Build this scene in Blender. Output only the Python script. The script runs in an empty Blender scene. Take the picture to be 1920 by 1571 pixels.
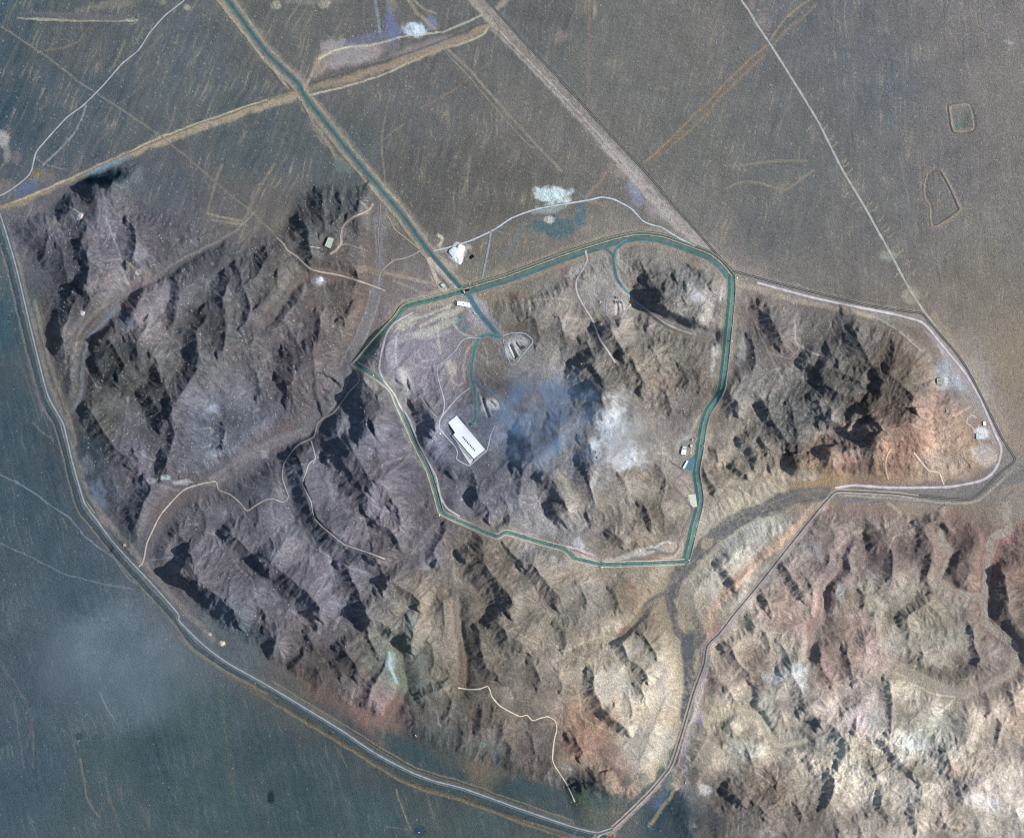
import bpy, math, random, time
import numpy as np
T0 = time.time()
C = bpy.context.scene.collection
S = 2.0                      # metres per picture unit of the survey grid
W0, H0 = 1920.0, 1571.0
# ------------------------------------------------------------------ camera, world, sun, exposure
sc = bpy.context.scene
cam_d = bpy.data.cameras.new("camera"); cam = bpy.data.objects.new("camera", cam_d); C.objects.link(cam)
CAM_H = 24000.0
cam.location = (0, 0, CAM_H); cam.rotation_euler = (0, 0, 0)
cam_d.sensor_width = 36.0; cam_d.lens = 36.0 * CAM_H / (W0 * S)
cam_d.clip_start = 100; cam_d.clip_end = 90000
sc.camera = cam
SUN_EL = 33.0
SUN_DIR = np.array([1.0, -0.07]); SUN_DIR /= np.linalg.norm(SUN_DIR)      # world xy towards the sun
w = bpy.data.worlds.new("World"); sc.world = w; w.use_nodes = True
nt = w.node_tree; nt.nodes.clear()
sky = nt.nodes.new("ShaderNodeTexSky"); sky.sky_type = 'NISHITA'; sky.sun_disc = False
sky.sun_elevation = math.radians(SUN_EL)
sky.sun_rotation = math.atan2(SUN_DIR[0], SUN_DIR[1])
bg = nt.nodes.new("ShaderNodeBackground"); bg.inputs[1].default_value = 0.10
out = nt.nodes.new("ShaderNodeOutputWorld")
nt.links.new(sky.outputs[0], bg.inputs[0]); nt.links.new(bg.outputs[0], out.inputs[0])
sd = bpy.data.lights.new("sun", 'SUN'); sd.energy = 5.0; sd.angle = math.radians(0.5); sd.color = (1.0, 0.97, 0.93)
so = bpy.data.objects.new("sun", sd); C.objects.link(so)
so.rotation_euler = (0, math.radians(90 - SUN_EL), math.atan2(SUN_DIR[1], SUN_DIR[0]))
sc.view_settings.view_transform = 'Standard'; sc.view_settings.look = 'None'
sc.view_settings.exposure = 0.08; sc.view_settings.gamma = 1.0; sc.view_settings.use_curve_mapping = False
sc.cycles.filter_width = 1.0; sc.cycles.volume_step_rate = 4.0; sc.cycles.volume_max_steps = 64; sc.cycles.volume_bounces = 0
sc.render.resolution_x = 1024; sc.render.resolution_y = 837

# ------------------------------------------------------------------ numpy noise
rng = np.random.default_rng(11)
_G = rng.uniform(0, 2 * np.pi, (8, 512, 512))
_GX = np.cos(_G).astype(np.float32); _GY = np.sin(_G).astype(np.float32)
def perlin(x, y, seed=0):
    gx, gy = _GX[seed % 8], _GY[seed % 8]
    x = x + 37.7 * seed + 1000; y = y + 91.3 * seed + 1000
    xi = np.floor(x).astype(np.int32); yi = np.floor(y).astype(np.int32)
    fx = (x - xi).astype(np.float32); fy = (y - yi).astype(np.float32)
    u = fx * fx * fx * (fx * (fx * 6 - 15) + 10); v = fy * fy * fy * (fy * (fy * 6 - 15) + 10)
    x0 = xi & 511; x1 = (xi + 1) & 511; y0 = yi & 511; y1 = (yi + 1) & 511
    a = gx[y0, x0] * fx + gy[y0, x0] * fy
    b = gx[y0, x1] * (fx - 1) + gy[y0, x1] * fy
    c = gx[y1, x0] * fx + gy[y1, x0] * (fy - 1)
    d = gx[y1, x1] * (fx - 1) + gy[y1, x1] * (fy - 1)
    return ((a + u * (b - a)) * (1 - v) + (c + u * (d - c)) * v) * 1.5
def fbm(x, y, n=4, seed=0, gain=0.5, lac=2.03):
    s = 0; a = 1.0; t = 0
    for i in range(n):
        s = s + a * perlin(x * lac ** i, y * lac ** i, seed + i); t += a; a *= gain
    return s / t
def ridged(x, y, n=4, seed=0, gain=0.5):
    s = 0; a = 1.0; t = 0
    for i in range(n):
        r = 1 - np.abs(perlin(x * 2.03 ** i, y * 2.03 ** i, seed + i)) * 2; s = s + a * r; t += a; a *= gain
    return s / t
def sstep(a, b, x):
    t = np.clip((x - a) / (b - a), 0, 1); return t * t * (3 - 2 * t)
def lin(c):
    c = np.asarray(c, float) / 255.0
    return np.where(c <= 0.04045, c / 12.92, ((c + 0.055) / 1.055) ** 2.4)

# ------------------------------------------------------------------ survey grid (u to the right, v downward, 1 unit = 2 m)
STEP = 1.78
ui = np.arange(-36, 1956.01, STEP); vi = np.arange(-36, 1607.01, STEP)
ext = np.cumsum(3.0 * 1.36 ** np.arange(24))
us = np.concatenate([ui[0] - ext[::-1], ui, ui[-1] + ext]); vs = np.concatenate([vi[0] - ext[::-1], vi, vi[-1] + ext])
NX, NY = len(us), len(vs)
U, V = np.meshgrid(us.astype(np.float32), vs.astype(np.float32))
EX = len(ext)
def smooth_line(pts, step=3.0):
    p = np.array([q[:2] for q in pts], float)
    if len(p) == 1: return p
    if len(p) == 2:
        n = max(2, int(np.hypot(*(p[1] - p[0])) / step) + 1)
        return p[0] + (p[1] - p[0]) * np.linspace(0, 1, n)[:, None]
    P = np.vstack([2 * p[0] - p[1], p, 2 * p[-1] - p[-2]]); out = []
    for i in range(1, len(P) - 2):
        a, b, c, d = P[i - 1], P[i], P[i + 1], P[i + 2]
        n = max(2, int(np.hypot(*(c - b)) / step) + 1)
        t = np.linspace(0, 1, n, endpoint=False)[:, None]
        # tension keeps sharp bends of surveyed roads
        m1 = (c - a) * 0.36; m2 = (d - b) * 0.36
        out.append((2 * t**3 - 3 * t**2 + 1) * b + (t**3 - 2 * t**2 + t) * m1 + (-2 * t**3 + 3 * t**2) * c + (t**3 - t**2) * m2)
    out.append(P[-2][None]); return np.vstack(out)
def window(p, m):
    a = np.searchsorted(us, p[:, 0].min() - m); b = np.searchsorted(us, p[:, 0].max() + m)
    c = np.searchsorted(vs, p[:, 1].min() - m); d = np.searchsorted(vs, p[:, 1].max() + m)
    return slice(c, d), slice(a, b)
def dist_line(pts, m, step=3.0, warp=0.0):
    """signed distance (positive = right hand of travel, v down) and 0..1 position along, in a window"""
    p = smooth_line(pts, step); w_ = window(p, m)
    x = U[w_]; y = V[w_]
    if warp:
        x = x + warp * (WN1[w_]); y = y + warp * (WN2[w_])
    best = np.full(x.shape, 1e9, np.float32); sg = np.zeros(x.shape, np.float32); al = np.zeros(x.shape, np.float32)
    if len(p) == 1:
        return w_, np.hypot(x - p[0, 0], y - p[0, 1]), al
    L = np.concatenate([[0], np.cumsum(np.hypot(*np.diff(p, axis=0).T))])
    for i in range(len(p) - 1):
        a, b = p[i], p[i + 1]; e = b - a; l2 = e @ e
        if l2 < 1e-6: continue
        # restrict each segment to its own sub window
        x0, x1 = min(a[0], b[0]) - m, max(a[0], b[0]) + m; y0, y1 = min(a[1], b[1]) - m, max(a[1], b[1]) + m
        ca = np.searchsorted(us, x0) - w_[1].start; cb = np.searchsorted(us, x1) - w_[1].start
        ra = np.searchsorted(vs, y0) - w_[0].start; rb = np.searchsorted(vs, y1) - w_[0].start
        q = (slice(max(ra, 0), max(rb, 0)), slice(max(ca, 0), max(cb, 0)))
        xx = x[q]; yy = y[q]
        if xx.size == 0: continue
        t = np.clip(((xx - a[0]) * e[0] + (yy - a[1]) * e[1]) / l2, 0, 1)
        dx = xx - a[0] - t * e[0]; dy = yy - a[1] - t * e[1]; d = np.hypot(dx, dy)
        k = d < best[q]
        best[q] = np.where(k, d, best[q]); sg[q] = np.where(k, np.sign(e[0] * (yy - a[1]) - e[1] * (xx - a[0])), sg[q])
        al[q] = np.where(k, (L[i] + t * math.sqrt(l2)) / L[-1], al[q])
    return w_, best * np.where(sg == 0, 1, sg), al
WN1 = fbm(U / 26, V / 26, 3, 1) ; WN2 = fbm(U / 26, V / 26, 3, 4)
WS1 = fbm(U / 9, V / 9, 2, 2); WS2 = fbm(U / 9, V / 9, 2, 5)
# ------------------------------------------------------------------ survey data: hill outline, washes, crests
HILLS = [(10,420),(60,402),(110,372),(160,322),(245,305),(262,330),(235,375),(330,398),(400,425),(470,450),(530,425),(556,365),(620,340),(700,345),(715,430),(700,500),(730,570),
 (790,600),(850,595),(905,590),(930,560),(1000,545),(1070,500),(1100,482),(1180,466),(1300,500),(1345,512),(1366,540),(1420,553),(1600,596),(1700,616),(1745,660),(1765,700),(1790,740),
 (1815,800),(1835,840),(1840,880),(1780,900),(1600,895),(1500,910),(1540,940),(1600,950),(1700,960),(1830,960),(1870,985),(2020,960),(2040,1680),(1300,1680),(1240,1490),(1180,1510),(1090,1490),(1000,1470),
 (850,1425),(700,1350),(600,1300),(500,1235),(400,1170),(330,1105),(275,1050),(215,975),(165,900),(145,820),(115,740),(88,650),(72,560),(50,480)]
# lines the hills fall away to: points, half width
WASHES = [
 ([(716,380),(711,445),(713,505),(706,542),(696,583),(673,640),(652,680),(636,732),(605,771),(571,807),(506,833),(403,902),(345,919),(307,958),(275,1020),(262,1058)],16),
 ([(1566,922),(1498,929),(1441,953),(1403,966),(1350,994),(1312,1036),(1280,1065),(1262,1093),(1257,1125),(1262,1158),(1280,1200),(1290,1250),(1296,1300),(1282,1348),(1262,1400),(1245,1440)],18),
 ([(1886,932),(1889,994),(1863,1007),(1852,1054),(1844,1125),(1847,1158),(1849,1170),(1901,1212),(1894,1259),(1807,1304),(1755,1286),(1682,1252)],11),
 ([(1756,994),(1779,1036),(1758,1085),(1790,1106),(1837,1122)],8),
 ([(1587,1010),(1574,1044),(1576,1060),(1545,1098),(1540,1158),(1522,1175),(1519,1230)],7),
 ([(1310,1343),(1347,1348),(1384,1330),(1418,1338),(1447,1385),(1459,1398),(1512,1388)],6),
 ([(438,435),(365,474),(290,520),(213,562),(167,597),(146,627)],7),
 ([(219,578),(167,633),(156,680),(156,716),(140,770)],8),
 ([(1184,557),(1210,578),(1246,604),(1298,625),(1335,632)],9),
 ([(857,1135),(858,1180),(868,1230),(866,1290)],7),
 ([(745,1200),(747,1250),(757,1290),(735,1330),(718,1375)],8),
 ([(1100,1200),(1150,1195),(1185,1170),(1215,1130),(1250,1110)],6),
 ([(1830,960),(1860,1010)],10),
 ([(500,600),(530,560),(560,520),(600,512),(650,520)],9),
]
# dark west-facing slopes: centre line, width, steepness 0..1 (crest lies on the sunward side)
B = [([(85,440),(75,480)],14,.6),([(150,425),(140,450),(150,482)],30,.6),([(150,470),(148,500),(152,530)],34,.8),([(237,425),(240,455),(236,485)],30,.95),
([(105,470),(108,510),(120,545)],25,.5),([(125,560),(110,590),(98,615),(100,642)],36,.85),([(155,552),(168,574),(190,566)],22,.8),([(262,535),(250,560),(238,588)],20,.85),
([(325,530),(320,570),(315,608)],18,.7),([(372,590),(352,620),(357,655)],30,1),([(414,525),(402,560),(410,600),(408,655)],30,1),([(440,505),(445,540),(457,575),(450,608)],22,.95),
([(492,475),(478,505),(468,522)],20,.75),([(270,603),(255,625),(248,662)],22,.65),([(190,650),(210,680),(216,695)],38,.85),([(176,686),(186,708),(212,722)],14,.95),([(238,645),(255,680)],24,.6),
([(283,675),(288,710),(305,740),(314,775)],22,1),([(362,668),(355,690),(340,715),(322,745)],28,.95),([(268,750),(285,775),(292,795)],28,.9),([(160,780),(185,820),(205,850),(228,868)],28,.65),
([(312,778),(317,810),(310,840),(298,875)],20,.85),([(250,850),(252,895)],16,.55),([(302,860),(300,890)],24,.5),([(264,912),(252,950),(238,1000),(222,1018)],36,.9),([(414,800),(408,832)],18,.7),
([(327,1008),(348,1032)],20,.4),([(348,1042),(364,1088)],22,.75),([(330,1096),(370,1110),(400,1135),(435,1165)],38,.8),([(428,1080),(424,1118)],12,.85),([(425,1010),(460,1045),(495,1075)],28,.65),([(482,1130),(494,1158)],9,1),
([(590,365),(592,400),(598,435)],28,1),([(632,375),(624,410)],20,.9),([(682,352),(665,375),(655,398)],30,.95),([(560,425),(563,460),(574,495)],30,1),([(515,522),(505,550),(488,568)],26,.75),
([(590,588),(588,632)],18,.7),([(640,592),(656,573)],26,.55),([(545,638),(555,682)],22,.5),([(530,672),(534,715)],36,.55),([(573,658),(580,710),(602,738)],32,.65),([(522,720),(530,745)],30,.6),
([(707,655),(720,690),(738,708)],36,.6),([(645,725),(680,750),(692,780)],58,.65),([(812,698),(818,742)],18,.7),([(773,732),(788,770),(808,795)],34,.65),
([(667,755),(672,790),(672,815)],28,1),([(603,785),(615,830),(632,855)],52,.65),([(648,845),(665,880),(684,908)],32,1),([(622,875),(650,920),(672,945)],46,.75),([(780,772),(800,805)],38,.65),
([(798,838),(815,860),(832,878)],36,.65),([(868,878),(880,905),(884,935)],24,.85),([(888,943),(907,968)],30,.6),([(705,848),(706,870),(718,892)],13,.65),([(724,828),(727,850)],11,.5),
([(546,868),(552,905),(563,945),(580,985),(605,1010),(630,1032),(662,1048),(692,1055)],36,.85),([(694,1055),(705,1072),(713,1100)],24,1),([(737,948),(746,984)],17,.95),([(702,988),(728,1000),(743,1022)],15,.9),
([(708,912),(724,942)],22,.75),([(616,938),(614,970)],13,.55),([(826,988),(812,1015),(800,1035),(808,1052)],20,.8),([(889,998),(903,1043)],13,.75),([(875,1055),(905,1090),(925,1115),(943,1140)],42,.75),
([(928,1008),(945,1035),(967,1058)],20,.8),([(496,1062),(530,1095),(560,1120),(588,1150)],36,.85),([(636,1070),(655,1110),(670,1145),(682,1168)],30,1),([(728,1098),(755,1115),(778,1137)],24,.9),([(708,1118),(730,1142)],20,.5),
([(968,898),(965,952)],16,.55),([(965,818),(960,865)],40,.45),([(1186,468),(1195,500),(1206,522)],24,.5),([(1222,470),(1226,492)],20,.65),([(1208,538),(1222,565),(1242,592)],28,.6),([(1240,558),(1264,573)],11,.9),
([(1137,622),(1150,645),(1163,668)],17,1),([(1171,680),(1181,700),(1192,724)],32,1),([(1130,606),(1160,600)],30,.6),([(1205,585),(1208,608)],22,.75),([(1228,583),(1260,600),(1300,612)],28,.7),([(1298,508),(1322,533)],30,.65),([(1268,530),(1276,552)],30,.55),
([(1090,648),(1106,683)],26,.75),([(1092,688),(1112,710),(1123,738)],28,1),([(1070,700),(1074,735)],30,.8),([(1104,738),(1121,768)],34,.85),([(1092,752),(1104,780)],28,.75),([(1425,575),(1435,610),(1452,643)],28,1),
([(1400,636),(1408,684)],17,.75),([(1353,748),(1372,768)],30,.9),([(1418,748),(1431,778)],15,.9),([(1582,598),(1590,640),(1605,670),(1625,700),(1633,737),(1608,765)],34,1),([(1548,658),(1567,684)],15,.95),([(1543,697),(1580,710),(1607,724)],18,.9),
([(1506,690),(1526,702)],22,.75),([(1538,728),(1565,745),(1592,752)],22,.85),([(1612,762),(1594,790)],30,.95),([(1669,648),(1661,688)],15,.85),([(1584,583),(1602,608)],28,.7),([(1713,663),(1694,702)],18,.65),([(1655,718),(1702,762)],40,.65),([(1640,603),(1634,628)],18,.45),
([(1430,768),(1440,795),(1455,815),(1472,838)],18,1),([(1474,762),(1483,800),(1490,832)],18,.85),([(1520,755),(1528,785)],30,.85),([(1552,793),(1582,810)],15,.95),([(1640,788),(1702,770)],46,.6),([(1560,832),(1622,816)],38,.6),([(1497,848),(1542,838)],38,.6),
([(1480,852),(1486,882)],13,.8),([(1430,842),(1438,866)],30,.7),([(1630,812),(1644,830)],28,.6),([(1388,838),(1406,868)],28,.95),([(1309,878),(1322,905),(1334,923)],14,1),([(1372,880),(1397,897)],11,1),([(1422,830),(1431,848)],11,.8),([(1332,850),(1338,868)],20,.65),
([(1199,952),(1213,984)],20,.85),([(1085,878),(1090,920),(1098,955)],36,.85),([(1018,908),(1040,945),(1052,968)],34,.85),([(1030,958),(1040,975)],20,.7),([(975,828),(976,860)],40,.6),([(1086,838),(1094,872)],38,.6),([(988,1068),(1012,1100),(1033,1128)],32,.85),
([(1232,948),(1240,972)],17,.6),([(1144,1008),(1160,1022)],20,.6),([(1343,1063),(1358,1085),(1370,1100)],16,.9),([(1388,1005),(1392,1028)],13,.6),([(1420,1112),(1430,1136)],15,.7),([(1573,1043),(1589,1068)],12,.85),([(1463,1068),(1478,1095),(1497,1118)],20,.9),
([(1504,1078),(1519,1108)],13,.8),([(1669,1038),(1663,1083)],14,.75),([(1430,1126),(1440,1150)],14,.8),([(1791,1048),(1780,1075),(1792,1092)],17,.65),([(1864,1078),(1870,1110),(1868,1140),(1885,1180),(1908,1220)],30,.95),([(1722,972),(1752,957)],26,.5),([(1846,978),(1854,1000)],20,.5),
([(1688,1152),(1732,1119)],20,.5),([(1624,1004),(1628,1026)],13,.7),([(1609,1112),(1615,1137)],12,.8),([(514,1198),(506,1228)],10,1),([(494,1190),(500,1218)],26,.75),([(582,1153),(591,1178)],11,1),([(569,1188),(581,1218)],13,.9),([(562,1223),(544,1247)],15,.9),
([(633,1223),(652,1245),(661,1263)],24,.9),([(624,1250),(634,1268)],16,.7),([(679,1183),(692,1210),(703,1228)],13,1),([(678,1163),(710,1175),(735,1195),(762,1217)],22,.85),([(764,1163),(769,1203)],20,.8),([(722,1233),(705,1260),(690,1280),(679,1312)],18,.75),([(590,1258),(585,1302)],13,.7),
([(888,1183),(890,1225),(905,1260),(924,1272)],20,.8),([(922,1178),(945,1210),(966,1218)],34,.7),([(843,1303),(831,1337)],17,.6),([(896,1328),(890,1368)],14,.7),([(920,1328),(914,1355)],12,.6),([(788,1297),(827,1279)],18,.55),([(938,1355),(932,1385)],12,.55),
([(1099,1268),(1100,1300),(1117,1333)],26,.75),([(1200,1192),(1215,1215),(1226,1231)],14,.9),([(1158,1212),(1170,1240),(1195,1260),(1207,1273)],20,.75),([(1173,1308),(1180,1335)],15,.65),([(1137,1348),(1155,1362),(1172,1374)],16,.9),([(1190,1288),(1200,1310)],18,.55),([(1080,1468),(1122,1449)],32,.75),
([(1066,1390),(1078,1412)],30,.5),([(1359,1223),(1375,1250),(1397,1273)],24,.7),([(1360,1360),(1369,1374)],14,.8),([(1358,1488),(1387,1507)],15,.9),([(1414,1510),(1426,1528)],20,.6),([(1343,1380),(1351,1396)],12,.5),([(1468,1272),(1485,1300),(1491,1323)],36,.75),([(1457,1207),(1473,1243)],16,.8),
([(1523,1228),(1538,1265),(1552,1283)],22,.7),([(1579,1223),(1585,1255),(1593,1278)],18,.85),([(1512,1338),(1524,1358)],22,.8),([(1543,1367),(1565,1395),(1568,1418)],34,.85),([(1655,1282),(1658,1320),(1660,1363)],22,.7),([(1816,1187),(1818,1215),(1827,1238)],20,.85),([(1838,1302),(1846,1332)],19,.7),
([(1869,1352),(1865,1393)],10,1),([(1605,1378),(1660,1397),(1700,1408),(1750,1415),(1812,1412)],14,.8),([(1653,1398),(1675,1430),(1702,1453)],18,.85),([(1708,1442),(1718,1470)],13,.75),([(1765,1413),(1775,1448)],22,.75),([(1629,1428),(1638,1458)],10,.8),([(1551,1448),(1549,1490),(1540,1508)],20,.85),
([(1508,1430),(1520,1446)],15,.85),([(1645,1488),(1645,1515),(1657,1533)],12,1),([(1488,1510),(1497,1532)],12,.85),([(1812,1480),(1818,1500)],15,.6),([(1884,1288),(1896,1333)],16,.7),([(1790,1470),(1800,1500)],12,.5),
([(178,340),(200,336)],34,.75),([(215,328),(240,318)],30,.7),([(118,378),(114,398)],26,.75),
([(1560,1000),(1566,1030)],12,.4),([(1720,1010),(1712,1040)],13,.45),([(1740,1050),(1730,1080)],14,.45),([(1610,1190),(1616,1220)],14,.5),([(1720,1200),(1722,1230)],18,.5),([(1430,1190),(1440,1220)],13,.6),([(1400,1160),(1408,1185)],12,.6),
([(1360,1300),(1372,1325)],22,.5),([(1410,1290),(1416,1318)],15,.5),([(1600,1540),(1608,1565)],16,.6),([(1700,1530),(1712,1556)],15,.6),([(1560,1540),(1566,1560)],12,.6),([(1760,1545),(1790,1556)],10,.7),([(1440,1450),(1450,1470)],18,.5),([(1400,1420),(1410,1440)],15,.5),
([(1040,1180),(1048,1210)],26,.45),([(1080,1100),(1092,1130)],18,.45),([(1140,1110),(1150,1140)],18,.45),([(990,1250),(1000,1280)],26,.4),([(1040,1260),(1046,1290)],20,.45),([(820,1130),(826,1170)],18,.45),([(800,1210),(804,1250)],22,.4),([(990,1380),(996,1420)],16,.45),
([(950,1400),(948,1430)],14,.45),([(860,1370),(856,1400)],14,.5),([(770,1340),(766,1370)],18,.45),([(460,600),(466,640)],22,.35),([(470,700),(478,740)],22,.4),([(640,640),(646,670)],22,.4),([(420,850),(430,880)],22,.4),([(370,960),(378,990)],22,.35),([(470,950),(476,975)],20,.4),
([(990,600),(1000,640)],22,.4),([(1040,600),(1050,650)],20,.45),([(960,560),(968,590)],20,.4),([(1220,660),(1232,690)],20,.45),([(1270,690),(1280,720)],20,.45),([(1240,740),(1250,770)],18,.45),([(1300,700),(1306,730)],16,.4),([(1160,900),(1170,930)],22,.45),([(1230,880),(1240,910)],18,.4),
([(1180,990),(1186,1020)],16,.45),([(940,940),(946,970)],18,.45),([(1000,860),(1006,895)],20,.4),([(1030,790),(1040,830)],24,.4)]
# levelled ground under buildings and yards: u, v, radius
PADS = [(875,828,46),(871,570,16),(833,536,12),(618,456,15),(1284,850,20),(1298,938,12),(1848,812,24),(1762,714,10),(1776,772,8),(1152,568,22),(604,468,6),(890,757,5),(960,648,6),(960,655,14),(925,757,14),(1291,870,12),(234,1021,6)]
# colours of the ground (as seen under even light), pale haze painted in at lower left: u, v, r, g, b
GC = [(560,1330,80,88,86),(650,1385,68,80,82),(760,1430,66,78,80),(860,1465,64,78,80),(950,1490,64,77,78),(1060,1522,72,84,86),(420,1215,92,100,104),(500,1400,64,80,84),(300,1420,66,82,88),(560,1520,64,82,84),(150,850,64,78,86),
(0,0,72,86,92),(150,60,88,92,92),(0,200,62,80,88),(150,200,82,90,94),(350,120,90,96,98),(300,350,86,90,94),(500,40,100,100,95),(450,250,85,92,92),(650,130,103,100,96),(620,260,88,94,94),(800,200,102,100,98),(800,330,95,92,88),(1000,50,98,98,96),(1000,200,110,106,100),
(1150,100,111,108,103),(1150,300,114,109,102),(1300,60,112,108,102),(1300,250,109,107,101),(1500,60,104,104,104),(1500,250,106,106,103),(1450,420,107,105,101),(1650,150,105,106,107),(1650,400,111,108,104),(1800,60,120,114,110),(1800,300,117,111,107),(1900,150,128,120,113),(1900,400,126,118,110),
(1850,550,126,116,104),(1900,700,140,125,106),(950,350,100,96,88),(1000,480,120,112,102),(0,600,60,82,90),(30,800,64,82,90),(60,950,66,84,92),(150,1100,74,90,98),(50,1250,78,92,100),(200,1200,98,112,120),(250,1300,86,102,108),(50,1450,70,88,96),(200,1480,74,90,92),(400,1350,72,90,92),(400,1500,70,88,90),
(600,1450,64,82,84),(700,1540,68,86,88),(900,1540,76,90,88),(130,450,105,102,105),(250,450,112,102,104),(130,600,105,95,90),(280,570,135,118,115),(350,500,100,98,98),(450,470,105,98,96),(250,700,98,93,86),(430,680,110,102,100),(180,780,105,100,90),(420,780,105,105,112),(250,850,110,102,106),(550,480,110,100,90),
(620,560,118,102,90),(550,650,115,102,98),(480,900,108,104,108),(350,950,105,98,98),(500,1010,120,112,115),(400,1050,112,102,104),(600,1100,118,108,112),(700,950,118,106,108),(780,880,120,110,114),(850,850,110,110,120),(800,1000,118,106,106),(560,1160,115,102,100),(600,1280,115,98,88),(700,1330,135,108,98),
(800,650,140,130,132),(950,600,130,118,100),(1050,560,140,128,115),(1130,540,150,138,125),(1000,650,135,125,115),(1250,680,125,115,100),(1300,560,130,125,118),(1250,780,128,116,105),(1200,930,135,122,105),(1050,1000,135,128,122),(930,900,112,110,115),(1400,560,135,122,115),(1260,900,155,140,122),
(830,1150,140,122,100),(900,1060,135,118,100),(850,1250,122,108,90),(1000,1150,140,128,110),(950,1320,125,110,95),(1000,1400,120,108,98),(900,1450,112,103,88),(750,1250,125,125,105),(1100,1080,150,135,115),(1200,1130,150,132,108),(1150,1250,170,155,130),(1230,1300,195,175,145),(1200,1400,205,185,155),(1100,1380,160,125,95),
(1100,1500,90,96,88),(1250,1530,60,80,88),(1150,1450,150,125,105),(1450,680,118,108,100),(1550,620,112,105,98),(1680,720,105,92,78),(1500,780,105,105,100),(1400,900,165,150,125),(1600,850,130,108,95),(1750,780,150,120,100),(1750,860,185,155,125),(1820,720,160,148,140),(1700,830,150,110,85),(1550,880,165,135,105),
(1420,1000,175,165,145),(1350,1100,185,170,145),(1600,980,140,118,108),(1750,940,150,132,118),(1850,960,135,118,105),(1880,1050,150,110,95),(1550,1060,140,118,115),(1650,1050,125,102,98),(1800,1000,130,100,90),(1500,1150,165,130,115),(1650,1130,165,150,120),(1600,1180,170,135,118),(1750,1180,160,145,120),
(1850,1250,130,112,105),(1900,1150,130,105,95),(1420,1250,170,145,120),(1400,1380,180,165,135),(1480,1250,185,175,155),(1550,1250,150,120,108),(1600,1330,195,170,160),(1700,1320,170,155,130),(1800,1300,155,140,120),(1750,1380,170,170,155),(1600,1420,195,180,150),(1700,1470,180,165,145),(1850,1400,190,165,140),
(1900,1330,195,160,130),(1880,1500,195,178,160),(1750,1530,170,150,130),(1600,1530,165,150,135),(1450,1480,140,118,100),(1380,1530,110,100,95),(1500,1550,120,105,95),(1530,1430,175,160,135)]
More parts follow.
